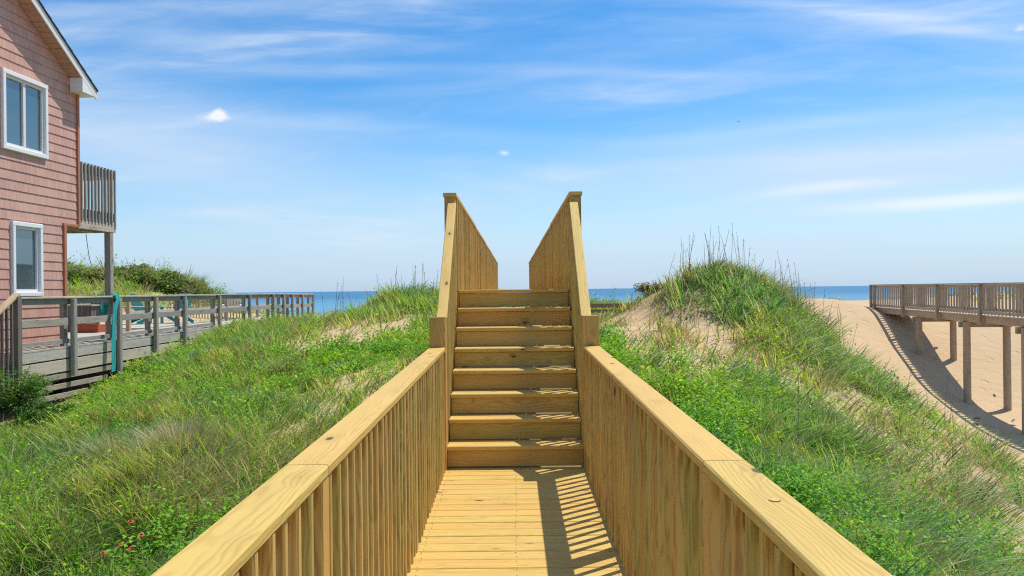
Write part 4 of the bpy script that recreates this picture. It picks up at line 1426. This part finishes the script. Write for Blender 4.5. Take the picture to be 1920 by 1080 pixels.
def leafy_cover():
    x, y, g = scatter(300, 3.2, 46, 8.0, 1.25, 9)
    vf = veg_fields(x, y)
    dens, leafy, dry, hgt = vf.T
    clump = fbm(x * 1.8 + 70, y * 1.8, 3)
    keep = (g.random(len(x)) < dens * np.clip(leafy * 1.25 - 0.12 + 0.9 * (clump - 0.5), 0, 1)) & ~hidden(x, y)
    x, y, hgt, clump, leafy = [a[keep] for a in (x, y, hgt, clump, leafy)]
    n = len(x)
    z = terrain_z(x, y)
    far = np.maximum(1.0, y / 8.0) ** 0.55
    K = 16
    H = hgt * np.clip(2.6 * (clump - 0.24), 0.25, 1.7) * (0.6 + 0.6 * g.random(n)) * 1.1
    yv = fbm(x * 0.9 + 20, y * 0.9, 3)
    pal = np.array([(0.18, 0.42, 0.018), (0.24, 0.50, 0.022), (0.32, 0.54, 0.03), (0.13, 0.33, 0.02)])
    pc = pal[g.integers(0, 4, n)] * (0.80 + 0.5 * g.random((n, 1)))
    pc = np.where((yv > 0.54)[:, None], pc * np.array([1.18, 1.05, 0.85]), pc)
    pc = np.where((yv < 0.40)[:, None], pc * np.array([0.75, 0.85, 1.0]), pc)
    q = np.repeat(np.arange(n), K)
    tt = np.tile((np.arange(K) + 0.5) / K, n) + g.normal(0, 0.05, n * K)
    rad = 0.055 * far[q] * (0.5 + 0.7 * g.random(n * K))
    th = g.random(n * K) * 6.283
    lx, ly = g.normal(0, 0.25, n), g.normal(0, 0.25, n)
    cx = x[q] + lx[q] * tt * H[q] + np.cos(th) * rad
    cy = y[q] + ly[q] * tt * H[q] + np.sin(th) * rad
    cz = z[q] + np.clip(tt, 0.03, 1.1) * H[q]
    ln = (0.030 + 0.030 * g.random(n * K)) * far[q]
    wd = ln * (0.20 + 0.14 * g.random(n * K))
    c = pc[q] * (0.8 + 0.4 * g.random((n * K, 1)))
    o = leaf_mesh('leafy_ground_cover', cx, cy, cz, ln, wd, g, c)
    tag(o, 'bright green small leaved plants spreading between the grass', 'ground cover', kind='stuff')
    return n * K


nb = grass_blades()
nl = leafy_cover()
print('blades', nb, 'leaves', nl)

# hedge like thicket on the far dune behind the house
g = np.random.default_rng(21)
n = 60000
x = -31 + 15.6 * g.random(n)
y = 39.2 + 5.0 * g.random(n)
z = terrain_z(x, y)
tall = 0.80 * np.clip((-15.4 - x) / 1.2, 0.05, 1) * np.clip(0.05 + 1.6 * fbm(x * 1.5, y * 1.5, 4), 0.1, 2)
zz_ = z + tall * g.random(n) ** 0.6
ln = 0.10 + 0.10 * g.random(n)
pal = np.array([(0.09, 0.18, 0.03), (0.15, 0.25, 0.05), (0.25, 0.28, 0.11), (0.33, 0.29, 0.17), (0.07, 0.13, 0.04)])
pr_ = fbm(x * 0.7 + 11, y * 0.7, 3)
ci = np.clip((pr_ * 7 - 1.4 + g.normal(0, 0.8, n)), 0, 4).astype(int)
o = leaf_mesh('thicket', x, y, zz_, ln, ln * 0.3, g, pal[ci] * (0.7 + 0.6 * g.random((n, 1))))
tag(o, 'dense green thicket along the top of the dune behind the house', 'thicket', kind='stuff')


# ------------------------------------------------------------------ sea oats: every tall stalk a thing of its own
def oat_mesh(h, seed):
    r_ = random.Random(seed)
    vs_, fs, cs = [], [], []
    lx, ly = r_.uniform(-0.10, 0.16), r_.uniform(-0.1, 0.1)
    pts = [Vector((lx * h * t * t, ly * h * t * t, h * t)) for t in (0, 0.25, 0.5, 0.75, 1.0)]
    rad = [0.005, 0.0045, 0.004, 0.0034, 0.0025]
    for p, q in zip(pts, rad):
        for i in range(4):
            th = i * math.pi / 2
            vs_.append(p + Vector((math.cos(th) * q, math.sin(th) * q, 0)))
            cs.append((0.24, 0.20, 0.12))
    for k in range(4):
        for i in range(4):
            j = (i + 1) % 4
            fs.append((k * 4 + i, k * 4 + j, k * 4 + 4 + j, k * 4 + 4 + i))
    for k in range(r_.randint(3, 7)):      # spikelets of the seed head
        t_ = r_.uniform(0.76, 1.02)
        p = Vector((lx * h * t_ * t_, ly * h * t_ * t_, h * t_))
        d = Vector((r_.uniform(-.6, .6), r_.uniform(-.6, .6), r_.uniform(0.8, 2.2))).normalized()
        s_ = d.cross(Vector((0.2, 0.9, 0.1))).normalized() * 0.005
        ln_ = r_.uniform(0.03, 0.055)
        o_ = len(vs_)
        vs_ += [p, p + d * ln_ * 0.5 + s_, p + d * ln_, p + d * ln_ * 0.5 - s_]
        cs += [(0.26, 0.19, 0.10)] * 4
        fs.append((o_, o_ + 1, o_ + 2, o_ + 3))
    me = bpy.data.meshes.new('sea_oat')
    me.from_pydata([tuple(p) for p in vs_], [], fs)
    a = me.attributes.new('col', 'FLOAT_COLOR', 'POINT')
    a.data.foreach_set('color', np.array([(*c, 1) for c in cs], dtype=np.float32).ravel())
    me.materials.append(M['stalk'])
    return me


OATS = [oat_mesh(1.0, k) for k in range(10)]


def oats(n, cx, cy, rx, ry, h0, h1, label, group, seed, keep=None):
    r_ = random.Random(seed)
    for k in range(n):
        x, y = cx + r_.gauss(0, rx), cy + r_.gauss(0, ry)
        if abs(x) < 0.85:
            continue
        z = float(terrain_z(np.array([x]), np.array([y]))[0])
        o = bpy.data.objects.new('sea_oat', OATS[r_.randrange(10)])
        COL.objects.link(o)
        o.location = (x, y, z - 0.05)
        h = r_.uniform(h0, h1)
        th = max(1.0, y / 11.0) * 0.68
        o.scale = (th if h > 0.1 else 1, th, h)
        o.rotation_euler = (r_.gauss(0, 0.06), r_.gauss(0.03, 0.07), r_.uniform(0, 6.28))
        tag(o, label, 'sea oat', group)


oats(40, 4.25, 17.0, 0.85, 0.5, 0.45, 1.12, 'thin brown sea oat stalk standing on the crest of the sandy mound', 'sea oats on the mound crest', 1)
oats(34, 6.0, 17.3, 0.75, 0.6, 0.6, 1.2, 'thin dark sea oat stalk on the shoulder of the mound, in front of the sea', 'sea oats on the mound shoulder', 2)
oats(34, 3.1, 14.2, 0.75, 0.8, 0.45, 0.95, 'short thin dry stalk on the bare sand face of the mound', 'dry stalks on the sand face', 3)
oats(24, -3.9, 27.0, 1.0, 0.7, 0.6, 1.35, 'thin sea oat stalk on the grassy knoll beside the stairs', 'sea oats on the grassy knoll', 4)
oats(30, -20.5, 41.0, 2.6, 0.8, 0.8, 1.5, 'thin stalk rising above the thicket behind the house', 'stalks above the thicket', 5)
oats(12, 8.1, 13.8, 0.7, 0.6, 0.6, 1.5, 'thin dry stalk at the edge of the dune, in front of the bare sand', 'dry stalks by the bare sand', 6)
oats(10, 5.2, 10.2, 0.9, 1.2, 0.5, 1.1, 'thin dry stalk among the grass on the slope below the mound', 'dry stalks on the lower slope', 7)
oats(7, -6.0, 26.5, 0.6, 0.8, 0.9, 1.6, 'thin leaning stalk in the grassy dip, in front of the sea', 'stalks in the grassy dip', 8)

# leaning stakes on the mound
for k, (x, dxx) in enumerate(((3.55, 0.20), (3.66, 0.25), (3.50, 0.12))):
    c = MB()
    z = float(terrain_z(np.array([x]), np.array([16.9]))[0])
    c.board((x, 16.9, z - 0.3), (x + dxx * (0.9 if k < 2 else 0.6), 16.85, z + (0.42, 0.30, 0.22)[k]), 0.04, 0.014, up=(0, 1, 0))
    tag(c.build('fence_stake', M['grey']), ('longest grey stake leaning on the mound crest', 'middle sized grey stake leaning beside the longest one', 'shortest grey stake leaning on the mound crest')[k], 'stake', 'old stakes leaning on the mound')


# ------------------------------------------------------------------ shrubs, tussocks, flowers
def shrub(name, loc, size, n_leaf, seed, pal, label, cat, leaf=(0.03, 0.06), twig=(0.10, 0.07, 0.045), group=None, ntw=14):
    root = empty(name, loc, label, cat, group)
    g = np.random.default_rng(seed)
    r_ = random.Random(seed)
    mb = MB()
    tips = []
    for k in range(ntw):
        a = r_.uniform(0, 6.28)
        e = Vector((math.cos(a) * size[0] * r_.uniform(.3, 1), math.sin(a) * size[1] * r_.uniform(.3, 1), size[2] * r_.uniform(0.5, 1)))
        m_ = e * 0.5 + Vector((r_.uniform(-.06, .06), r_.uniform(-.06, .06), 0.08 * size[2]))
        mb.tube([Vector(loc), Vector(loc) + m_, Vector(loc) + e], 0.009, 5, 0.4)
        tips.append((m_, e))
    M_t = M.setdefault('twig_%d' % seed, plain('twig_bark', twig, 0.85))
    mb.build('branches', M_t, root)
    k = g.integers(0, len(tips), n_leaf)
    t_ = g.random(n_leaf) ** 0.7
    m_ = np.array([p[0] for p in tips])[k]
    e_ = np.array([p[1] for p in tips])[k]
    p = m_ * (1 - t_)[:, None] * 1.3 + e_ * t_[:, None] + g.normal(0, 0.07, (n_leaf, 3)) * np.array([1, 1, 0.8]) * (size[2] + 0.3)
    p[:, 2] = np.maximum(p[:, 2], 0.02)
    ln = leaf[0] + (leaf[1] - leaf[0]) * g.random(n_leaf)
    pal = np.array(pal)
    c = pal[g.integers(0, len(pal), n_leaf)] * (0.75 + 0.5 * g.random((n_leaf, 1)))
    o = leaf_mesh('foliage', p[:, 0], p[:, 1], p[:, 2], ln, ln * 0.28, g, c)
    o.parent = root
    return root


gz = lambda x, y: float(terrain_z(np.array([x]), np.array([y]))[0])
shrub('shrub', (-8.15, 13.2, gz(-8.15, 13.2)), (0.55, 0.5, 0.95), 4200, 31, [(0.10, 0.24, 0.03), (0.14, 0.28, 0.035), (0.07, 0.17, 0.03)],
      'yellow green leafy shrub growing below the grey deck steps', 'shrub')
shrub('shrub', (-7.5, 12.7, gz(-7.5, 12.7)), (0.45, 0.4, 0.5), 2200, 32, [(0.05, 0.15, 0.025), (0.07, 0.18, 0.03)],
      'low dark green shrub in the grass in front of the deck skirt boards', 'shrub')
shrub('dead_shrub', (3.05, 17.6, gz(3.05, 17.6) - 0.05), (0.40, 0.32, 0.30), 1500, 33, [(0.22, 0.15, 0.09), (0.17, 0.12, 0.07), (0.30, 0.22, 0.13), (0.16, 0.20, 0.07)],
      'brown withered shrub clinging to the mound above the dark fence', 'shrub', leaf=(0.03, 0.07), ntw=40)
shrub('dead_shrub', (7.0, 14.7, gz(7.0, 14.7)), (0.4, 0.35, 0.32), 700, 34, [(0.16, 0.12, 0.08), (0.12, 0.14, 0.06)],
      'grey brown twiggy shrub at the edge of the dune above the sand', 'shrub', ntw=36)


def tussock(x, y, h, n, seed, pal, label):
    g = np.random.default_rng(seed)
    z = gz(x, y)
    az = g.random(n) * 6.283
    r0 = 0.16 * np.sqrt(g.random(n))
    L = h * (0.6 + 0.5 * g.random(n))
    lean = 0.15 + 0.75 * g.random(n)
    wid = 0.0032 + 0.003 * g.random(n)
    px = np.stack([-np.sin(az), np.cos(az)], -1)
    V = np.zeros((n, 7, 3))
    for k, (tt, w_) in enumerate(zip((0, .36, .7, 1.0), (0.8, 1, .65, 0))):
        off = L * (lean * 0.5 * tt + lean * 0.6 * tt * tt)
        cx = np.cos(az) * (r0 + off)
        cy = np.sin(az) * (r0 + off)
        cz = L * tt * (1 - 0.38 * lean * tt) - 0.03
        if k < 3:
            V[:, 2 * k] = np.stack([cx + px[:, 0] * wid * w_, cy + px[:, 1] * wid * w_, cz], -1)
            V[:, 2 * k + 1] = np.stack([cx - px[:, 0] * wid * w_, cy - px[:, 1] * wid * w_, cz], -1)
        else:
            V[:, 6] = np.stack([cx, cy, cz], -1)
    base = (np.arange(n) * 7)[:, None]
    F = np.concatenate([base + np.array([0, 1, 3, 2]), base + np.array([2, 3, 5, 4]), base + np.array([4, 5, 6])], 1).ravel()
    pal = np.array(pal)
    c = pal[g.integers(0, len(pal), n)] * (0.75 + 0.5 * g.random((n, 1)))
    o = np_mesh('grass_tussock', V.reshape(-1, 3), F, np.tile(np.array([4, 4, 3]), n), M['grass'], np.repeat(c, 7, 0))
    o.location = (x, y, z)
    tag(o, label, 'grass tussock')


ST = [(0.46, 0.40, 0.25), (0.38, 0.36, 0.21), (0.26, 0.32, 0.13), (0.54, 0.48, 0.32)]
GR = [(0.14, 0.26, 0.08), (0.18, 0.3, 0.10), (0.3, 0.34, 0.16)]
tussock(-3.75, 9.0, 0.75, 1500, 41, ST, 'large straw coloured grass tussock halfway along the handrail')
tussock(-4.75, 9.6, 0.62, 900, 42, ST + GR, 'greyish grass tussock just behind the large straw coloured one')
tussock(-4.2, 14.6, 0.55, 900, 43, GR + ST[:1], 'dark grey green grass tussock beside the bright leafy patch')
tussock(4.0, 10.6, 0.5, 900, 44, GR, 'dark green drooping grass tussock on the slope beside the railing')


def flower(x, y, hgt, label, seed):
    r_ = random.Random(seed)
    z = gz(x, y)
    root = empty('flower', (x, y, z), label, 'flower', 'red flowers in the grass')
    mb = MB()
    top = Vector((x + r_.uniform(-.03, .03), y + r_.uniform(-.03, .03), z + hgt))
    mb.tube([(x, y, z), ((x + top.x) / 2 + 0.01, (y + top.y) / 2, z + hgt * 0.5), top], 0.003, 5)
    mb.build('stem', M['stem'], root)
    mb = MB()
    tilt = Vector((r_.uniform(-.3, .3), -0.35, 1)).normalized()
    a_ = tilt.cross(Vector((1, 0, 0))).normalized()
    b_ = tilt.cross(a_)
    for k in range(11):
        th = 6.283 * k / 11
        d = a_ * math.cos(th) + b_ * math.sin(th)
        s_ = tilt.cross(d) * 0.007
        q = top + tilt * 0.002
        mb.add([q + d * 0.008, q + d * 0.019 + s_, q + d * 0.025 + s_ * 0.5 - tilt * 0.004, q + d * 0.025 - s_ * 0.5 - tilt * 0.004, q + d * 0.019 - s_],
               [(0, 1, 2, 3, 4)])
    mb.build('petals', M['petal'], root)
    mb = MB()
    mb.tube([top - tilt * 0.002, top + tilt * 0.006, top + tilt * 0.009], 0.009, 8, 0.5)
    mb.build('flower_center', M['fcentre'], root)


M['stem'] = plain('green_stem', (0.08, 0.16, 0.03), 0.6)
M['petal'] = plain('red_petal', (0.50, 0.06, 0.02), 0.5, 0.25, 60.0)
M['fcentre'] = plain('brown_flower_center', (0.10, 0.02, 0.01), 0.7)
FL = [(-3.22, 6.25, 'red flower next to the two that stand closest together'), (-3.10, 6.28, 'red flower in the middle of the little cluster by the handrail'),
      (-2.98, 6.32, 'largest red flower of the cluster by the handrail'), (-3.02, 6.28, 'red flower half hidden behind the largest one'),
      (-2.86, 6.30, 'pale red flower nearest the handrail'), (-3.18, 6.62, 'single red flower standing in the grass a little above the cluster'),
      (-4.18, 6.55, 'single red flower far from the others at the edge of the picture')]
for k, (x, y, lb) in enumerate(FL):
    flower(x, y, 0.30 + 0.04 * (k % 3), lb, 60 + k)

# bits of driftwood lying on the bare sand
for k, (x, y, ln_, a_) in enumerate(((13.6, 23.6, 0.28, 0.3), (14.6, 22.4, 0.2, 1.9), (15.3, 24.6, 0.35, 0.8), (13.0, 22.6, 0.16, 2.6), (16.4, 27.4, 0.22, 1.2))):
    z = gz(x, y)
    c = MB()
    dv = Vector((math.cos(a_), math.sin(a_), 0.05)) * ln_
    c.tube([Vector((x, y, z + 0.01)) - dv / 2, Vector((x, y + 0.03, z + 0.035)), Vector((x, y, z + 0.02)) + dv / 2], 0.03, 6, 0.5)
    tag(c.build('driftwood', M['grey_dark']), 'small dark piece of driftwood lying on the bare sand below the raised walkway', 'driftwood', 'driftwood pieces on the sand')

# a gull far off in the sky
c = MB()
P0 = Vector((17.0, 60.0, 13.95))
prof = [(-0.16, 0.03, 0.01), (-0.08, 0.05, 0.03), (0, 0.02, 0.07), (0.08, 0.05, 0.03), (0.16, 0.03, 0.01)]
vs_, fs = [], []
for (x, z, w) in prof:
    vs_ += [P0 + Vector((x, -w, z)), P0 + Vector((x, w, z)), P0 + Vector((x, 0, z - w * 0.5))]
for k in range(4):
    a, b_ = k * 3, k * 3 + 3
    fs += [(a, b_, b_ + 1, a + 1), (a + 1, b_ + 1, b_ + 2, a + 2), (a + 2, b_ + 2, b_, a)]
fs += [(0, 1, 2), (12, 14, 13)]
c.add(vs_, fs)
tag(c.build('bird', M['bird']), 'tiny dark bird gliding high above the mound', 'bird')
